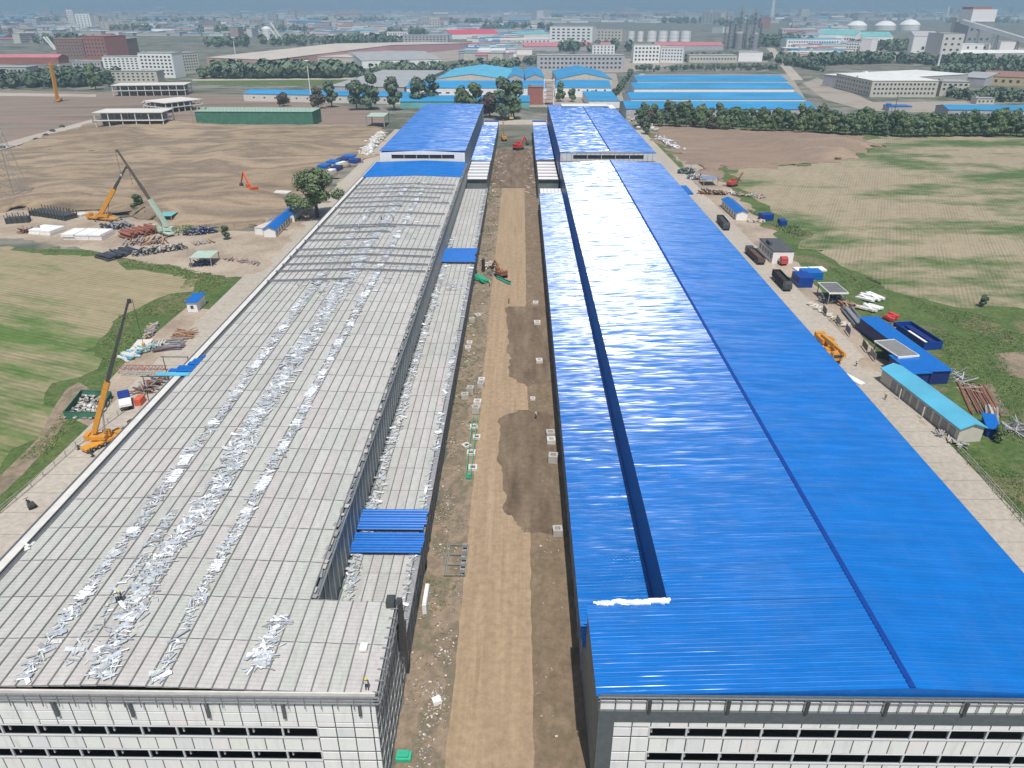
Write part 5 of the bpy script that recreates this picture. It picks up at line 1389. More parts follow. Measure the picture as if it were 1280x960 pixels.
def excavator(label, pos, rz, mat, arm=1.0, cat='excavator'):
    r = empty('excavator', label, cat, pos, rz)
    for x in (-1.1, 1.1):
        mb = MB(); mb.box(x - .3, x + .3, -1.8, 1.8, .1, .8); mb.tube((x - .3, -1.8, .45), (x + .3, -1.8, .45), .36, n=10).tube((x - .3, 1.8, .45), (x + .3, 1.8, .45), .36, n=10); mb.done('track', BLACK, r)
    MB().box(-1.3, 1.3, -2.2, 1.3, 1.0, 2.0).box(-1.2, 1.2, -2.3, -1.2, 2.0, 2.5).tube((0, 0, .8), (0, 0, 1.0), .8, n=12).done('body', mat, r)
    MB().box(-1.25, -.3, .1, 1.5, 2.0, 3.1).done('cab', mat, r)
    MB().box(-1.2, -.35, 1.48, 1.53, 2.1, 3.0).done('windscreen', GLASS, r)
    MB().beam((.2, 1.0, 1.9), (.2, 3.6 * arm, 4.6 * arm), .45, .6).done('boom', mat, r)
    MB().beam((.2, 3.6 * arm, 4.6 * arm), (.2, 5.6 * arm, 2.2), .35, .45).done('arm', mat, r)
    MB().obox((.2, 5.6 * arm, 1.6), (1.1, .9, .9), Matrix.Rotation(.4, 3, 'X')).done('bucket', DKSTEEL, r)
    return r
p = W(626, 347); excavator('rust brown machine with a beam rig at the left edge of the sand road', (p.x, p.y, .35), .6, RUST)
p = W(316, 243); excavator('orange red excavator digging on the brown earthworks', (p.x, p.y, .6), .8, M('orange_red_paint', (.60, .13, .05), .5), 1.4).scale = (1.4, 1.4, 1.4)
p = W(648, 188); excavator('red excavator on the dark soil between the far halls', (p.x, p.y, .5), -.7, RED).scale = (1.5, 1.5, 1.5)
def drill_rig(label, pos, rz, mat, H, lean=0.0):
    r = empty('piling_rig', label, 'piling rig', pos, rz)
    for x in (-1.3, 1.3): MB().box(x - .35, x + .35, -2.2, 2.2, .05, .9).done('track', BLACK, r)
    MB().box(-1.5, 1.5, -2.8, 1.4, 1.0, 2.4).done('body', mat, r)
    MB().box(-1.4, -.4, .4, 1.9, 2.4, 3.6).done('cab', mat, r)
    mb = MB()
    for x in (-.3, .3):
        for y in (2.2, 2.8): mb.beam((x, y, .3), (x + lean * H, y, H), .12)
    n = int(H / 1.2)
    for i in range(n):
        z = .5 + i * 1.2; mb.beam((-.3 + lean*z, 2.2, z), (.3 + lean*z, 2.2, z + .9), .08).beam((-.3 + lean*z, 2.8, z), (.3 + lean*z, 2.8, z + .9), .08)
    mb.done('mast', mat, r)
    MB().beam((0, -.5, 2.3), (lean * H * .6, 2.3, H * .6), .25).done('stay', DKSTEEL, r)
p = W(630, 176); drill_rig('orange piling rig with upright mast between the far halls', (p.x, p.y, .4), .2, ORANGE, 13)
p = W(915, 233); drill_rig('red lattice machine with a raised dark arm beside the right road', (p.x, p.y, .2), -1.0, RED, 7, .5)
p = W(643, 150)
drill_rig('yellow machine with slanting boom behind the gap between the far halls', (p.x - 3, p.y, .1), .3, M('dusty_yellow_paint', (.55, .42, .12), .6), 20, .45)
# trucks on the right
p = W(916, 288); truck('dark flatbed truck parked by the blue roofed cabin on the right', (82.8, p.y + 6, .1), math.pi - .03, 14, DKSTEEL, DKSTEEL, 1.8)
p = W(956, 326); truck('truck with grey blue cab and brown load parked by the white fronted building', (83.3, p.y + 2, .1), .04, 15, M('grey_blue_paint', (.10, .14, .18), .5), M('brown_tarp', (.10, .07, .06), .8), 1.5)
p = W(984, 358); truck('black high sided truck parked left of the blue tarpaulin stack', (84.2, p.y + 1, .1), math.pi, 13, DKSTEEL, BLACK, 2.0)
p = W(972, 333); truck('small red and white truck behind the black high sided truck', (p.x + 2, p.y + 3, .1), math.pi + .1, 6, RED, WHITE, 1.0)
# parked vehicles on the left access road and bike
def car(label, pos, rz, mat):
    r = empty('parked_car', label, 'car', pos, rz)
    mb = MB(); mb.box(-.9, .9, -2.2, 2.2, .35, .95)
    mb.v += [(-.85, -1.5, .95), (.85, -1.5, .95), (.85, 1.1, .95), (-.85, 1.1, .95), (-.7, -.9, 1.5), (.7, -.9, 1.5), (.7, .5, 1.5), (-.7, .5, 1.5)]
    k = len(mb.v) - 8
    for q in ((4, 5, 6, 7), (0, 1, 5, 4), (1, 2, 6, 5), (2, 3, 7, 6), (3, 0, 4, 7)): mb.f.append(tuple(k + i for i in q)); mb.m.append(0)
    mb.done('body', mat, r)
    MB().box(-.72, .72, -.85, .45, 1.2, 1.47).done('windows', GLASS, r)
    for y in (-1.4, 1.4):
        for x in (-.82, .82): wheel(r, x, y, .34, .22)
p = W(3, 186); car('dark car at the left end of the pale access road', (p.x, p.y, .5), 1.2, M('dark_purple_paint', (.07, .04, .07), .3))
for i, u in enumerate((46, 58, 66, 78)):
    p = W(u, 178 - i * 3.6 * 1.5 - 2)
    car(['leftmost', 'second', 'third', 'rightmost'][i] + ' of four dark vehicles parked along the pale access road', (p.x, p.y, .5), 1.2, DKSTEEL)
def bike(label, pos, rz):
    r = empty('motor_tricycle', label, 'motorcycle', pos, rz)
    MB().beam((0, -1.0, .7), (0, .7, .75), .3, .35).beam((0, .7, .75), (0, 1.1, 1.25), .12).box(-.55, .55, -1.7, -.4, .6, 1.0).done('body', DKSTEEL, r)
    MB().box(-.2, .2, -.3, .5, .95, 1.1).done('seat', BLACK, r)
    MB().beam((-.45, 1.05, 1.25), (.45, 1.05, 1.25), .08).done('handlebar', STEEL, r)
    wheel(r, 0, 1.2, .38, .14); wheel(r, -.55, -1.1, .38, .16); wheel(r, .55, -1.1, .38, .16)
p = W(38, 633); bike('dark motor tricycle parked on the left concrete road', (p.x, p.y, .1), .9)

# ---------------------------------------------------------------- people
def body_mesh():
    me = bpy.data.meshes.new('body')
    V = [(0,0,.95),(0,0,1.2),(0,0,1.42),(0,0,1.55),(0,.01,1.66),(.1,0,.92),(.12,.03,.5),(.13,0,.06),(.13,.12,.03),(-.1,0,.92),(-.12,-.03,.5),(-.13,-.02,.06),(-.13,.10,.03),(.2,0,1.4),(.25,.02,1.15),(.24,.14,.95),(-.2,0,1.4),(-.26,.02,1.15),(-.24,.12,.95)]
    Ed = [(0,1),(1,2),(2,3),(3,4),(0,5),(5,6),(6,7),(7,8),(0,9),(9,10),(10,11),(11,12),(2,13),(13,14),(14,15),(2,16),(16,17),(17,18)]
    me.from_pydata(V, Ed, [])
    o = bpy.data.objects.new('tmp', me); COL.objects.link(o)
    o.modifiers.new('s', 'SKIN')
    if not me.skin_vertices: 
        pass
    rad = [.15,.14,.15,.06,.10,.10,.075,.05,.04,.10,.075,.05,.04,.06,.05,.035,.06,.05,.035]
    for i, sv in enumerate(me.skin_vertices[0].data):
        sv.radius = (rad[i] * (1.25 if i < 3 else 1), rad[i]); sv.use_root = (i == 0)
    sb = o.modifiers.new('b', 'SUBSURF'); sb.levels = 1; sb.render_levels = 1
    dg = bpy.context.evaluated_depsgraph_get(); ev = o.evaluated_get(dg)
    out = bpy.data.meshes.new_from_object(ev)
    bpy.data.objects.remove(o)
    CL = M('dark_work_clothes', (.03, .035, .05), .9, .2, 3)
    out.materials.clear(); out.materials.append(CL); out.materials.append(SKIN)
    for pgn in out.polygons:
        if pgn.center.z > 1.5: pgn.material_index = 1
        pgn.use_smooth = True
    return out
BODY = body_mesh()
def person(label, pos, rz, helmet, s=1.0):
    r = empty('person', label, 'person', pos, rz); r.scale = (s, s, s)
    inst('body', BODY, r)
    MB().lathe((0, .01, 1.62), [(.16, 0), (.13, .05), (.12, .12), (.06, .17)], 10).box(-.1, .1, .1, .2, 1.63, 1.65).done('helmet', helmet, r)
    MB().box(-.2, .2, .12, .15, 1.05, 1.42).box(-.2, .2, -.16, -.12, 1.05, 1.42).done('vest', M('vest', (.5, .3, .03), .8) if helmet is ORANGE else CONCW, r)
YEL = M('yellow_helmet', (.75, .6, .05), .5)
for (u, v, z, h, l, rz) in ((477, 275, 16.9, YEL, 'worker standing on the open roof beside the long girder, left of two', 1), (491.5, 276, 16.9, YEL, 'worker standing on the open roof beside the long girder, right of two', 2),
    (449, 287, 16.8, WHITE, 'worker near the middle of the far part of the open roof', 0), (148, 753, 16.6, WHITE, 'worker among the purlins between the first two scrap lines', .5), (153, 752, 16.6, YEL, 'second worker right beside the one between the scrap lines', 2.5),
    (459, 862, 15.9, YEL, 'worker at the front right corner of the open roof', 3), (636, 379, .4, ORANGE, 'person standing alone on the sand road', 0), (670, 524, .2, WHITE, 'person in pale clothes by the dug soil right of the sand road', 1),
    (612, 358, .2, WHITE, 'person beside the green bundles left of the sand road', 1), (1070, 458, .1, WHITE, 'person on the right concrete road behind the yellow crane', 0), (1106, 500, .1, YEL, 'person walking alone on the right concrete road', 2), (115, 568, .1, ORANGE, 'person beside the near truck crane on the left road', 2)):
    p = W(u, v, z); person(l, (p.x, p.y, z), rz, h)
# people and lines of foil-white bags
random.seed(2)
def bag_heap(label, pts, n, s, mat, cat='bags', h=1.2, name='bag_pile'):
    mb = MB(); P = P2(pts); c0 = P[0]
    for i in range(n):
        a = random.random() * (len(P) - 1); k = int(a); p = P[k].lerp(P[k+1], a - k)
        z = random.uniform(0, h)
        x, y = p.x + random.gauss(0, s * 1.3), p.y + random.gauss(0, s * 1.3)
        q = Matrix.Rotation(random.uniform(0, 3), 3, 'Z') @ Matrix.Rotation(random.uniform(-.4, .4), 3, 'X')
        mb.obox((x, y, z + s * .3), (s * random.uniform(.8, 1.8), s * random.uniform(.6, 1.1), s * random.uniform(.3, .6)), q, random.randrange(len(mat)))
    return tag(mb.done(name, mat, None, (c0.x, c0.y, 0)), label, cat, kind='stuff')
bag_heap('long heap of pale bags and boards beside the upper left road', [(456, 196), (462, 186), (470, 176), (478, 167)], 260, 1.5, [BRIGHT, CONCW, CREAM])
bag_heap('white boards scattered on the ground right of the far right hall', [(822, 172), (835, 180), (848, 187)], 120, 1.4, [BRIGHT, CONCW, MIDGREY], 'boards')
bag_heap('pale heap at the corner of the far right hall', [(795, 150), (808, 158), (815, 164)], 90, 1.8, [CONCW, CREAM], 'bags')
def pile(label, A, B, n, L, w, mats, h=1.0, seed=0, ang=0.0, jit=.06, cat='material pile', name='material_pile', round_=False):
    "bars or boards stacked side by side; the pile is one thing"
    random.seed(seed); P, Q = W(*A), W(*B); c = (P + Q) / 2; d = Q - P; rz = math.atan2(d.y, d.x) + ang; mb = MB(); W_ = d.length
    for i in range(n):
        x = random.uniform(-W_/2, W_/2); z = random.random() ** 1.5 * h
        LL = L * random.uniform(.7, 1.0)
        q = Matrix.Rotation(random.gauss(0, jit), 3, 'Z') @ Matrix.Rotation(random.gauss(0, jit * .3), 3, 'X')
        if round_: 
            e = q @ Vector((0, LL/2, 0)); mb.tube(Vector((x, 0, z + w)) - e, Vector((x, 0, z + w)) + e, w/2, w/2, 6, random.randrange(len(mats)))
        else: mb.obox((x, random.uniform(-.4, .4), z + w/2), (w, LL, w * .6), q, random.randrange(len(mats)))
    o = tag(mb.done(name, mats, None), label, cat, kind='stuff'); o.location = (c.x, c.y, .1); o.rotation_euler = (0, 0, rz)
    return o
def stack(label, A, B, depth, h, mat, layers=4, seed=0, cat='stack', name='panel_stack', group=None):
    random.seed(seed); P, Q = W(*A), W(*B); d = Q - P; L = d.length
    r = empty(name, label, cat, ((P.x+Q.x)/2, (P.y+Q.y)/2, .1), math.atan2(d.y, d.x), group)
    cols = max(1, int(L / 5))
    for i in range(cols):
        for k in range(layers):
            x0 = -L/2 + L * i / cols + .15; x1 = -L/2 + L * (i+1) / cols - .15; j = random.uniform(-.2, .2)
            MB().box(x0 + j, x1 + j, j, depth + j, h * k / layers + .05, h * (k + 1) / layers).done('panel', mat, r)
    return r
# left yard
stack('smaller stack of white panels on the left yard', (36, 293), (64, 295), 8, 1.8, WHITE, 3, 1)
stack('larger stack of white panels on the left yard', (78, 300), (128, 301), 9, 2.2, WHITE, 4, 2)
stack('row of white slabs on the ground beside the excavator', (336, 243), (360, 244), 5, .9, CONCW, 2, 3)
stack('small stack of pale boards left of the yellow crane', (92, 271), (102, 272), 4, 1, CONCW, 2, 33)
pile('reddish brown stack of steel sections behind the pale green crane', (158, 293), (190, 296), 70, 9, .7, [RUST, REDB], 2.6, 2, 1.3)
pile('dark steel sections right of the yellow crane', (135, 284), (160, 286), 60, 8, .6, [DKSTEEL, MIDGREY], 1.6, 3, .9, .2)
pile('dark blue steel bundles on the left yard near the field', (128, 318), (168, 320), 60, 9, .55, [M('blue_grey_steel', (.07, .08, .13), .6), DKSTEEL], 1.0, 4, 1.2, .1)
pile('tangled dark steel frames at the field corner', (178, 313), (226, 317), 90, 5, .45, [DKSTEEL, MIDGREY, CONC], 1.7, 5, .8, .6)
pile('heap of dark scaffold parts behind the yard road', (232, 293), (268, 292), 110, 4.5, .4, [DKSTEEL, MIDGREY, NAVYW], 2.0, 6, .3, .8)
pile('dark formwork timber left of the white panels', (30, 290), (50, 292), 60, 4, .4, [DKSTEEL, RUST], 1.5, 7, .4, .7)
pile('brown boards lying on the yard road', (165, 300), (200, 306), 40, 12, .4, [RUST, TIMBER, MIDGREY], .5, 8, .6, .3)
pile('dark timber in front of the round green bush', (242, 305), (266, 304), 40, 5, .35, [TIMBER, MIDGREY], .6, 9, .5, .3)
pile('scattered boards on the left road edge', (290, 322), (318, 334), 30, 4, .3, [RUST, MIDGREY], .4, 10, .3, .7)
pile('dark scaffold tubes under the pale canopy', (240, 331), (265, 332), 40, 5, .3, [DKSTEEL, NAVYW], 1.2, 11, .4, .5)
def steel_rack(label, A, B, depth, h, n, mat):
    P, Q = W(*A), W(*B); d = Q - P; L = d.length
    r = empty('steel_frame', label, 'steel frame', ((P.x+Q.x)/2, (P.y+Q.y)/2, .1), math.atan2(d.y, d.x))
    me = MB().box(-.12, .12, 0, .25, 0, h).box(-.12, .12, depth, depth + .25, 0, h).box(-.12, .12, 0, depth, h * .5, h * .5 + .2).mesh('upright', mat)
    for i in range(n + 1): inst('upright', me, r, (-L/2 + L * i / n, 0, 0))
    MB().box(-L/2, L/2, .3, depth - .1, .05, h * .6).done('cage', mat, r)
steel_rack('long row of black steel cages at the edge of the brown earthworks', (38, 270), (81, 277), 6, 3.6, 11, DKSTEEL)
steel_rack('low black frame with upright posts at the far left of the yard', (8, 281), (36, 279), 4, 3.8, 4, DKSTEEL)
canopy('small teal roofed shelter beside the pale green crane', (196, 270), (214, 270), 3, 7, TEAL, 'shelter')
canopy('pale green roofed shelter at the field corner of the left yard', (236, 322), (263, 322), 3.4, 8, PALEGR, 'shelter')
HB = 'site huts with blue roofs'
bld('site_hut', 'blue gable roofed site hut nearest the big solitary tree road, with white end wall', 'hut', (329, 287), (343.5, 287), 3.2, 22, WHITE, BLUE_ROLL, 'gy', 1.0, None, ('r', 1, 6, 1.6, 1.6), group=HB)
bld('site_hut', 'second blue roofed hut behind the first, under the big tree', 'hut', (352, 268), (367, 268), 3.2, 20, WHITE, BLUE_ROLL, 'gy', 1.0, group=HB)
bld('site_hut', 'white flat roofed lean-to on the left of the blue roofed huts', 'hut', (318, 285), (328, 286), 2.6, 18, WHITE, CREAM, 'flat', over=.1)
bld('site_hut', 'small white hut with blue roof at the end of the pinkish yard strip', 'hut', (232.5, 378), (245, 378), 3.0, 6.5, WHITE, BLUE_ROLL, 'mono', .3, (1, 1, .8, .9))
for i, (u, v, w, m_) in enumerate(((402, 212, 6, BLUE_ROLL), (414, 207, 7, BLUE_ROLL), (425, 204, 6, NAVYW), (434, 200, 7, BLUE_ROLL), (418, 214, 5, NAVYW), (409, 219, 4, WHITE), (440, 205, 5, BLUE_DK), (423, 209, 3, WHITE))):
    stack(['blue sheet stack left of the pale bag heap, westmost', 'broad blue sheet stack second from the left above the big tree', 'dark blue stack between two brighter ones above the big tree', 'bright blue stack nearest the pale bag heap', 'navy stack in front of the others above the big tree', 'small white stack at the front of the blue ones', 'deep blue stack beside the upper left road', 'small white stack among the blue ones'][i], (u - w, v), (u + w, v + .5), 7, 2.2, m_, 2, i)
# things by the near crane
def netted_pit():
    pts = P2([(82, 524), (125, 524), (141, 498), (104, 496)]); c = sum(pts, Vector()) / 4
    r = empty('fenced_pit', 'rubble pit fenced with dark green netting beside the near crane', 'pit', (c.x, c.y, 0))
    for i in range(4):
        a, b = pts[i] - c, pts[(i+1) % 4] - c
        mb = MB(); mb.quad([(a.x, a.y, 0), (b.x, b.y, 0), (b.x, b.y, 1.8), (a.x, a.y, 1.8)]); mb.beam((a.x, a.y, 1.8), (b.x, b.y, 1.8), .12).tube((a.x, a.y, 0), (a.x, a.y, 2.0), .08, n=6); mb.done('net_panel', GREEN_NET, r)
    random.seed(8); mb = MB()
    for i in range(260):
        s, t = random.random(), random.random(); p = pts[0].lerp(pts[1], s).lerp(pts[3].lerp(pts[2], s), t) - c
        w = random.uniform(.2, .7); mb.obox((p.x, p.y, .1 + random.random() * .6), (w * 1.4, w, w * .5), Matrix.Rotation(random.uniform(0, 3), 3, 'Z') @ Matrix.Rotation(random.uniform(-.6, .6), 3, 'X'), random.randrange(4))
    mb.done('rubble', [CONC, CONCW, MIDGREY, DARK], r, kind='stuff')
netted_pit()
def lattice_girder(label, a, b, w, h, mat, n=14, cat='girder'):
    a, b = Vector(a), Vector(b); c = (a + b) / 2; mb = MB(); d = (b - a).normalized(); s = d.cross(Vector((0, 0, 1))).normalized() * w / 2
    for sg in (-1, 1):
        for z in (0, h): mb.beam(a - c + s * sg + Vector((0, 0, z)), b - c + s * sg + Vector((0, 0, z)), .16)
        for i in range(n):
            p0 = a.lerp(b, i / n) - c + s * sg; p1 = a.lerp(b, (i + 1) / n) - c + s * sg
            mb.beam(p0 + Vector((0, 0, 0 if i % 2 else h)), p1 + Vector((0, 0, h if i % 2 else 0)), .1)
    for i in range(n + 1):
        p = a.lerp(b, i / n) - c; mb.beam(p - s + Vector((0, 0, h)), p + s + Vector((0, 0, h)), .1)
    o = tag(mb.done('lattice_girder', mat, None), label, cat); o.location = c
    return o
lattice_girder('reddish lattice girder lying behind the near truck crane', W(150, 463, .3), W(207, 464, .3), 2.2, 1.0, M('red_oxide_steel', (.34, .20, .17), .8))
lattice_girder('grey lattice girder in front of the reddish one', W(152, 468, .2), W(204, 470, .2), .8, .7, CONC)
random.seed(14)
r_ = empty('sheet_pile', 'bright blue roofing sheets jutting over the left eave of the open roof', 'blue sheets', (-70, WY(225, 460, 100).y, 15.9))
yb_ = W(215, 470, 16).y
for i in range(6):
    y = yb_ + i * 1.6; x0 = W(205 + i * 7, 462, 16).x
    MB().box(x0 + random.uniform(-.6, .6), -64.6, y, y + 1.25, 16.0 + .08 * (i % 2), 16.2 + .08 * (i % 2)).done('roofing_sheet', BLUE_ROLL if i else CYAN2, r_, r_.location)
mb = MB()
for x in (-73.5, -68.4):
    for y in (yb_, yb_ + 9): mb.tube((x, y, 0.1), (x, y, 16.0), .09, n=6)
for y in (yb_, yb_ + 9): mb.beam((-74, y, 15.85), (-68.2, y, 15.85), .14)
mb.done('support_scaffold', DKSTEEL, r_, r_.location)
pile('grey and white offcuts beside the left road behind the crane', (165, 440), (205, 436), 90, 4, .4, [CONCW, MIDGREY, CONC, TEAL], .9, 15, .4, .7)
pile('purple grey steel bars beside the left road', (196, 436), (228, 430), 30, 8, .35, [M('purple_grey_steel', (.17, .13, .15), .7), MIDGREY], .8, 16, 1.3, .15)
pile('rusty bent bars on the pinkish yard strip', (216, 424), (244, 416), 26, 7, .22, [RUST, TIMBER], .4, 17, .9, .4)
pile('jumble of dark bars on the road behind the near crane', (170, 492), (205, 478), 50, 6, .25, [DKSTEEL, RUST, MIDGREY], .9, 18, .4, .9)
pile('pale blue boards behind the reddish girder', (150, 446), (176, 446), 20, 5, .5, [TEAL, CONCW, CYAN2], .6, 19, 1.2, .3)
pile('grey debris at the grass edge behind the near crane', (176, 424), (200, 408), 60, 3, .4, [MIDGREY, CONC, TIMBER], .8, 20, .3, .9)
stack('concrete slab lying on the pinkish yard strip', (158, 442), (180, 441), 8, .3, CONCW, 1, 6)
p = W(158, 508); truck('small blue and white flatbed beside the near truck crane', (p.x, p.y, .1), .5, 5.5, BLUE_DK, WHITE, .6)
p = W(172, 504); stack('small orange red machine cover on the left road by the open roof edge', (168, 508), (178, 508), 2.5, 1.6, M('orange_red_cover', (.62, .12, .06), .6), 2, 9)
# green bundles, box and frames beside the sand road
pile('bundle of bright green tubes left of the sand road', (598, 352), (606, 350), 16, 8, .35, [GREEN_BR], .8, 21, -.15, .12, round_=True)
pile('second bundle of green tubes at the left edge of the sand road', (627, 353), (631, 352), 8, 8, .35, [GREEN_BR, DKSTEEL], .6, 22, 0, .05, round_=True)
stack('black cabinet standing behind the bright green bundle', (602, 340), (607, 340), 2, 4, BLACK, 1, 3)
pile('pale boards heap left of the brown machine', (605, 334), (621, 334), 60, 3.5, .5, [CONCW, CONC, TIMBER], 1.4, 23, .7, .6)
pile('grey bars lying across the strip behind the green bundles', (604, 342), (622, 345), 14, 4, .2, [DKSTEEL, MIDGREY], .3, 24, 1.4, .15)
def ground_frame():
    x0, x1 = W(558, 700).x, W(584, 700).x; y0, y1 = W(570, 722).y, W(570, 684).y
    r = empty('steel_frame', 'flat steel frame with a row of uprights lying left of the sand road', 'steel frame', ((x0+x1)/2, (y0+y1)/2, .2))
    mb = MB(); L = (y1 - y0) / 2; w = (x1 - x0) / 2
    for x in (-w, -w + .3, w - .9, w): mb.box(x - .07, x + .07, -L, L, .1, .3)
    for i in range(4): mb.box(-w, w, -L + i * 2 * L / 3 - .06, -L + i * 2 * L / 3 + .06, .32, .42)
    mb.done('bar', M('grey_green_steel', (.22, .25, .22), .7), r)
    me = MB().box(-.35, .35, -.2, .2, .4, 1.0).mesh('upright', MIDGREY)
    for i in range(5): inst('upright', me, r, (w - .5, -L + .6 + i * (2 * L - 1.2) / 4, 0))
ground_frame()
mb = MB(); y0, y1 = W(596, 600).y, W(594, 525).y
for i in range(2): mb.box(-10.1 + i * .9, -10.0 + i * .9, y0, y1, .3, 1.3)
mb.box(-10.0, -9.2, y0, y0 + .1, .3, 1.3)
tag(mb.done('net_fence', GREEN_BR, None, (-9.6, y0, 0)), 'bright green net barrier beside the footings left of the sand road', 'barrier')
pw = W(505, 948); tag(MB().box(-.9, .9, -.6, .6, 0, .5).box(-.7, .6, -.4, .5, .5, .8).done('tarp_bundle', GREEN_BR, None), 'bright green tarpaulin bundle at the foot of the left hall front corner', 'tarpaulin').location = (pw.x, pw.y, .1)
pw = W(546, 879); tag(MB().obox((0, 0, .35), (1.1, .9, .7), .4).obox((.1, .2, .75), (.7, .5, .2), .8).done('white_sack', WHITE, None), 'single white sack on the strip left of the sand road near the front', 'sack').location = (pw.x, pw.y, .1)
pw = W(533, 755); tag(MB().box(-.3, .3, -2.2, 2.2, 0, 1.8).box(-.25, .25, -2.0, 2.0, 1.8, 2.1).done('white_board_stack', BRIGHT, None), 'white boards leaning at the near end of the left annex', 'boards').location = (pw.x, pw.y, .1)
bag_heap('torn foil and cloth at the left edge of the open roof', [(38, 690), (46, 682)], 6, .4, [WHITE], 'foil', .1)
for o in list(bpy.data.objects):
    if o.name.startswith('bag_pile') and o.get('category') == 'foil': o.location.z = 16.0; o.location.x = -65.2; o.location.y = W(40, 690, 16).y
stack('small white heap of foam blocks on the open roof by the corner box', (500, 500), (506, 500), 1, .4, WHITE, 1, 4).location = (-17.2, 58.8, 15.95)
# right yard
bld('site_hut', 'long blue roofed cabin with white end wall beside the dark flatbed truck', 'hut', (921, 266), (935, 266), 3.2, 24, WHITE, BLUE_ROLL, 'gy', .9, None, ('l', 1, 6, 1.6, 1.6), group=HB)
bld('site_building', 'dark flat roofed site building with plain white front on the right yard', 'site building', (967, 315), (993, 315), 4.2, 16, WHITE, M('dark_flat_roof', (.08, .085, .09), .8), 'flat', over=.15, side=('l', 1, 5, 1.6, 1.8))
bld('site_shed', 'long bright blue mono pitch shed behind the grey canopy', 'shed', (1165, 464), (1189, 463), 3.6, 33, NAVYW, BLUE_ROLL, 'mono', .2)
bld('site_shed', 'short blue roofed container shed between grey canopy and cyan shed', 'shed', (1141, 467), (1163, 466), 3.6, 9.5, NAVYW, BLUE_ROLL, 'mono', .2)
def cyan_extra(r, L):
    me = MB().box(-.06, .0, -.9, .9, .1, 2.6).mesh('shutter', MIDGREY)
    for i in range(9): inst('shutter', me, r, (-L/2 - .02, 2.0 + i * 2.6, 0))
    me = MB().box(-1.3, -1.1, -.1, .1, 0, 3.0).mesh('porch_post', CONCW)
    for y in (10, 18.5): inst('porch_post', me, r, (-L/2, y, 0))
bld('site_shed', 'long cyan roofed shed with cream gable, nearest on the right yard', 'shed', (1201, 536), (1231, 534), 3.4, 28, CREAM, CYAN2, 'gy', 1.0, extra=cyan_extra)
bld('site_shed', 'small blue lean-to against the near end of the cyan roofed shed', 'shed', (1236, 535), (1249, 537), 2.2, 6, BLUE_DK, BLUE_ROLL, 'mono', .2)
canopy('grey battened canopy with white fascia between the two blue sheds', (1123, 446), (1148, 444), 4.2, 9.5, M('grey_mesh_roof', (.20, .20, .19), .9), 'canopy', WHITE, 8)
canopy('grey canopy with white edge above the scrap on the right yard', (1037, 366), (1060, 366), 4.0, 9, M('dark_mesh_roof', (.13, .13, .14), .9), 'canopy', WHITE, 6)
canopy('blue grey open shelter among the scrap at the far right yard', (880, 224), (898, 224), 3.5, 9, M('blue_grey_sheet', (.20, .25, .36), .6), 'shelter')
stack('large blue tarpaulin covered stack right of the black truck', (997, 360), (1016, 360), 7, 3.2, BLUE_DK, 2, 3)
stack('lower blue stack behind the large tarpaulin covered one', (1004, 350), (1029, 350), 5, 2.4, BLUE_ROLL, 2, 4)
stack('white sheets lying behind the blue stacks', (996, 341), (1034, 340), 4, .6, WHITE, 1, 5)
stack('left blue container box in the grass beyond the blue roofed cabin', (953, 277), (967, 276), 4, 2.6, BLUE_DK, 2, 6)
stack('right small blue container box in the grass beyond the blue roofed cabin', (975, 283), (984, 283), 4, 2.2, BLUE_DK, 2, 7)
def skip():
    P, Q = W(1157, 438), W(1173, 437); r = empty('open_container', 'open blue steel container with a pale strip inside, beside the blue shed', 'container', ((P.x+Q.x)/2, (P.y+Q.y)/2, .1), math.atan2(Q.y-P.y, Q.x-P.x) - .02)
    L = 14; w = 2.6
    MB().box(-w, w, 0, .15, 0, 2.2).box(-w, w, L - .15, L, 0, 2.2).box(-w, -w + .15, .15, L - .15, 0, 2.2).box(w - .15, w, .15, L - .15, 0, 2.2).box(-w + .15, w - .15, .15, L - .15, 0, .9).done('shell', BLUE_DK, r)
    MB().box(-1.8, -.9, 1.0, L - 5, .95, 1.7).done('board', WHITE, r)
    MB().box(.2, 2.0, 1, L - 1, .95, 1.5).done('load', NAVYW, r)
skip()
pile('dark net covered heap at the far end of the right yard', (850, 216), (866, 218), 90, 4, .7, [DKSTEEL, MIDGREY, GREEN_NET], 2.4, 31, .4, .8)
pile('grey and white scrap heap beside the blue grey shelter', (862, 223), (880, 226), 90, 4, .6, [MIDGREY, CONCW, NAVYW, BRIGHT], 2.0, 32, .5, .8)
pile('dark brown heap of timber on the right yard', (880, 240), (902, 246), 90, 5, .5, [RUST, DKSTEEL, TIMBER], 1.4, 33, .8, .6)
pile('pale boards and steel strewn behind the blue roofed cabin', (920, 240), (942, 250), 70, 5, .4, [CONCW, CONC, RUST, MIDGREY], .8, 34, .8, .5)
pile('sandy bags between the cabin and the white fronted building', (936, 276), (955, 280), 30, 3, .6, [TIMBER, CREAM], .7, 35, .6, .5)
pile('tangled scrap steel under the grey canopy', (1024, 376), (1052, 378), 130, 4, .3, [DKSTEEL, MIDGREY, STEEL], 1.8, 36, .6, .8)
pile('long bundle of grey pipes on the right yard', (1060, 400), (1072, 400), 40, 15, .4, [STEEL, MIDGREY], 1.2, 37, -.12, .02, round_=True)
pile('dark planks beside the grey pipe bundle', (1050, 384), (1066, 384), 40, 6, .35, [DKSTEEL, TIMBER, RUST], 1.0, 38, .2, .4)
pile('upper white boards lying in the grass on the right', (1075, 372), (1100, 376), 8, 7, .9, [WHITE], .3, 39, 1.0, .2)
pile('lower white boards lying in the grass on the right', (1074, 385), (1100, 389), 9, 6, .9, [WHITE, CONCW], .3, 40, 1.0, .25)
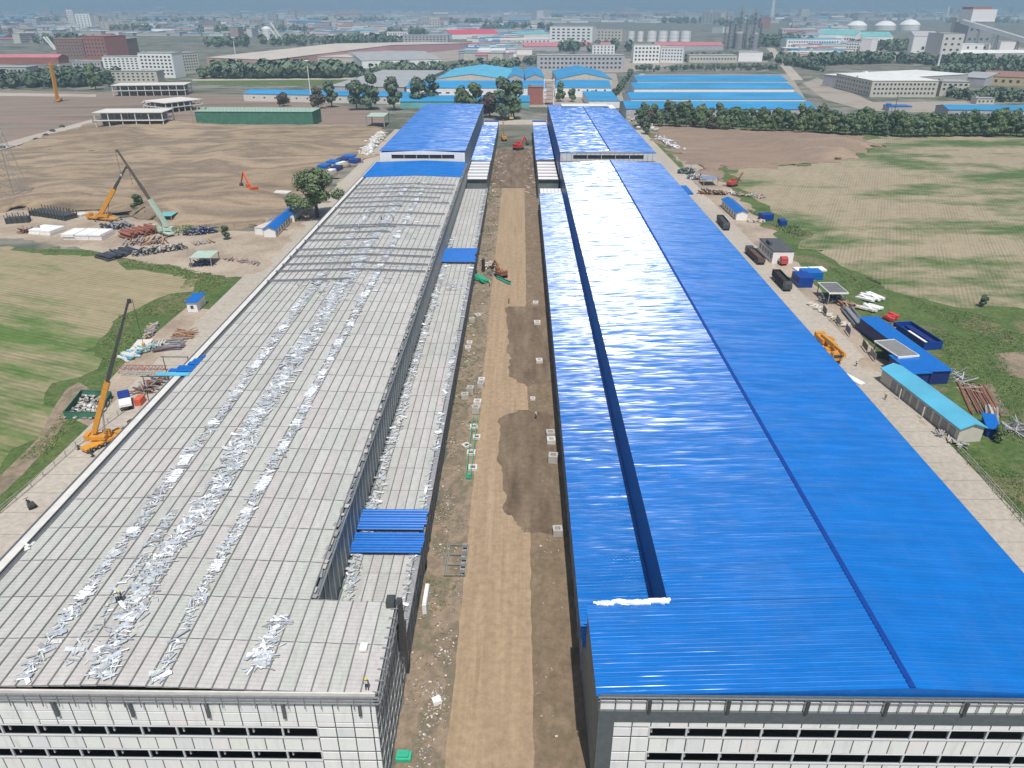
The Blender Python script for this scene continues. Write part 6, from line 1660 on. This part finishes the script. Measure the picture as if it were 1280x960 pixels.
pile('red tarpaulin heap right of the lower white boards', (1108, 400), (1119, 400), 6, 3, 1.2, [RED], .6, 41, .5, .3)
pile('red drums and scrap at the end of the pipe bundle', (1088, 420), (1095, 420), 10, 2, .9, [RED, RUST], .9, 42, .5, .5)
pile('dark scrap beside the red tarpaulin', (1100, 408), (1112, 416), 60, 3, .4, [DKSTEEL, MIDGREY, NAVYW], 1.2, 43, .5, .8)
pile('dark heap behind the grey battened canopy', (1098, 424), (1106, 430), 50, 3, .5, [DKSTEEL, RUST], 1.2, 44, .5, .8)
pile('rack of rust brown reinforcing bars beyond the cyan shed', (1205, 500), (1240, 500), 34, 17, .22, [RUST, M('brown_rust', (.20, .10, .07), .9)], .3, 45, -.30, .02)
pile('pale formwork boards between the cyan shed and the rust bars', (1232, 520), (1246, 522), 10, 9, .4, [CONC, MIDGREY], .4, 46, -.15, .05)
pile('white tube frames lying in the grass beyond the blue shed', (1192, 485), (1212, 470), 26, 7, .14, [CONCW, STEEL], .5, 47, .7, .9)
pile('white tube frames lying in the grass at the right edge', (1254, 534), (1290, 538), 40, 7, .14, [CONCW, STEEL, MIDGREY], .4, 48, .9, .9)
pile('sandy boards on the yard edge along the right road', (1020, 380), (1052, 410), 40, 3, .4, [TIMBER, CREAM, CONCW], .3, 49, .2, .5)
pile('boards in front of the cyan roofed shed', (1138, 496), (1146, 503), 30, 2.2, .4, [MIDGREY, TIMBER, DKSTEEL], .8, 50, .3, .8)
pile('planks and crates at the second porch of the cyan shed', (1156, 512), (1166, 520), 40, 2.2, .4, [MIDGREY, CONC, DKSTEEL], .9, 51, .3, .8)
pile('debris at the near corner of the right yard', (1176, 542), (1200, 560), 40, 3, .3, [MIDGREY, TIMBER, CONC], .4, 52, .3, .8)
stack('long white board lying on the right concrete road', (1074, 482), (1082, 480), 7, .3, WHITE, 1, 8)
for i, (u, v) in enumerate(((1186, 538), (1195, 543))):
    p = W(u, v); tag(MB().box(-.9, .9, -1, 1, 0, 1.4).box(-1.0, 1.0, -1.1, 1.1, 1.41, 1.55).done('waste_bin', BLUE_DK, None), ['left', 'right'][i] + ' blue bin at the near end of the cyan roofed shed', 'bin').location = (p.x, p.y, .1)
for i, (u, v) in enumerate(((1030, 393), (1047, 406), (1059, 418), (1090, 449), (1080, 438))):
    p = W(u, v); r = empty('site_board', ['farthest upright notice board at the edge of the right road', 'second upright board at the edge of the right road', 'dark blue upright board beyond the yellow crane', 'nearest barrier panel at the edge of the right road', 'second nearest barrier panel at the edge of the right road'][i], 'board', (p.x, p.y, .1), 1.45)
    MB().box(-2.0, 2.0, -.06, .06, .5, 2.2).done('panel', [DKSTEEL, MIDGREY, NAVYW, MIDGREY, DKSTEEL][i], r)
    me = MB().box(-.06, .06, -.06, .06, 0, 2.3).mesh('post', STEEL)
    for x in (-2.06, 2.06): inst('post', me, r, (x, 0, 0))
def fence(label, pts, step, h, rails, mat=STEEL):
    P = P2(pts); c = P[0]; r = empty('fence', label, 'fence', (c.x, c.y, 0))
    me = MB().box(-.06, .06, -.06, .06, 0, h).mesh('post', mat)
    for k in range(len(P) - 1):
        d = P[k+1] - P[k]; n = max(1, int(d.length / step))
        for i in range(n): q = P[k].lerp(P[k+1], i / n) - c; inst('post', me, r, (q.x, q.y, 0))
        for j in range(rails):
            z = h * (j + 1) / rails - .06; a, b = P[k] - c, P[k+1] - c
            MB().beam((a.x, a.y, z), (b.x, b.y, z), .06).done('rail', mat, r)
fence('wire fence with pale posts along the grass at the near right', [(1197, 565), (1230, 600), (1300, 680)], 3, 1.6, 3, CONC)
fence('thin wire fence along the near left grass bank', [(160, 512), (96, 560), (40, 610), (-20, 660)], 3, 1.5, 3, CONC)
fence('pale boundary fence beyond the meadow on the left', [(310, 96), (516, 97)], 9, 3.0, 2, CONCW)
fence('grey fence at the far side of the right belt road', [(745, 160), (800, 190)], 6, 2, 2)
# rusty bars etc. along road edge
# transmission pylon far left
def pylon(label, ub, vb, vt, w):
    p = W(ub, vb); H = WY(ub, vt, p.y).z; r = empty('pylon', label, 'pylon', (p.x, p.y, 0))
    mb = MB(); n = 9
    def cn(z): 
        k = 1 - z / H * .85; return [(-w*k, -w*k, z), (w*k, -w*k, z), (w*k, w*k, z), (-w*k, w*k, z)]
    for i in range(n):
        a, b = cn(H * i / n), cn(H * (i + 1) / n)
        for j in range(4): mb.beam(a[j], b[j], .22).beam(a[j], b[(j+1) % 4], .12)
    for f in (.68, .82, .95): mb.beam((-w * 1.6, 0, H * f), (w * 1.6, 0, H * f), .3)
    mb.done('lattice', STEEL, r)
pylon('faint grey lattice pylon at the far left of the earthworks', 22, 248, 150, 4.5)

# ---------------------------------------------------------------- distant rises and the air
def hills():
    random.seed(1); mb = MB(); n = 160
    for row, (d, h) in enumerate(((15500, 70), (17500, 130), (19500, 190))):
        k = len(mb.v)
        for i in range(n + 1):
            x = -19500 + 39000 * i / n
            z = h * (.55 + .6 * mnoise.fractal(Vector((x / 5200, row * 3.3, 0)), 1, 2, 4))
            mb.v += [(x, d - 600, -5), (x, d, max(5, z))]
        for i in range(n): mb.f.append((k + 2*i, k + 2*i + 2, k + 2*i + 3, k + 2*i + 1)); mb.m.append(0)
        k2 = len(mb.v)
        for i in range(n + 1): mb.v.append((-19500 + 39000 * i / n, d + 900, -5))
        for i in range(n): mb.f.append((k + 2*i + 1, k + 2*i + 3, k2 + i + 1, k2 + i)); mb.m.append(0)
    return tag(mb.done('hills', M('hill_woods', (.07, .09, .06), .95, .3, .002), smooth=True), kind='structure')
hills()
hz = MB(); hz.box(-21500, 21500, -400, 26500, -1.0, 320.0)
hm = bpy.data.materials.new('haze'); hm.use_nodes = True
N, L = hm.node_tree.nodes, hm.node_tree.links
N.remove(N['Principled BSDF'])
pv = N.new('ShaderNodeVolumePrincipled')
pv.inputs['Color'].default_value = (0.34, 0.50, 0.64, 1)
pv.inputs['Density'].default_value = HAZE_DENSITY
pv.inputs['Anisotropy'].default_value = 0.0
L.new(pv.outputs[0], N['Material Output'].inputs['Volume'])
tag(hz.done('haze', hm), kind='stuff')
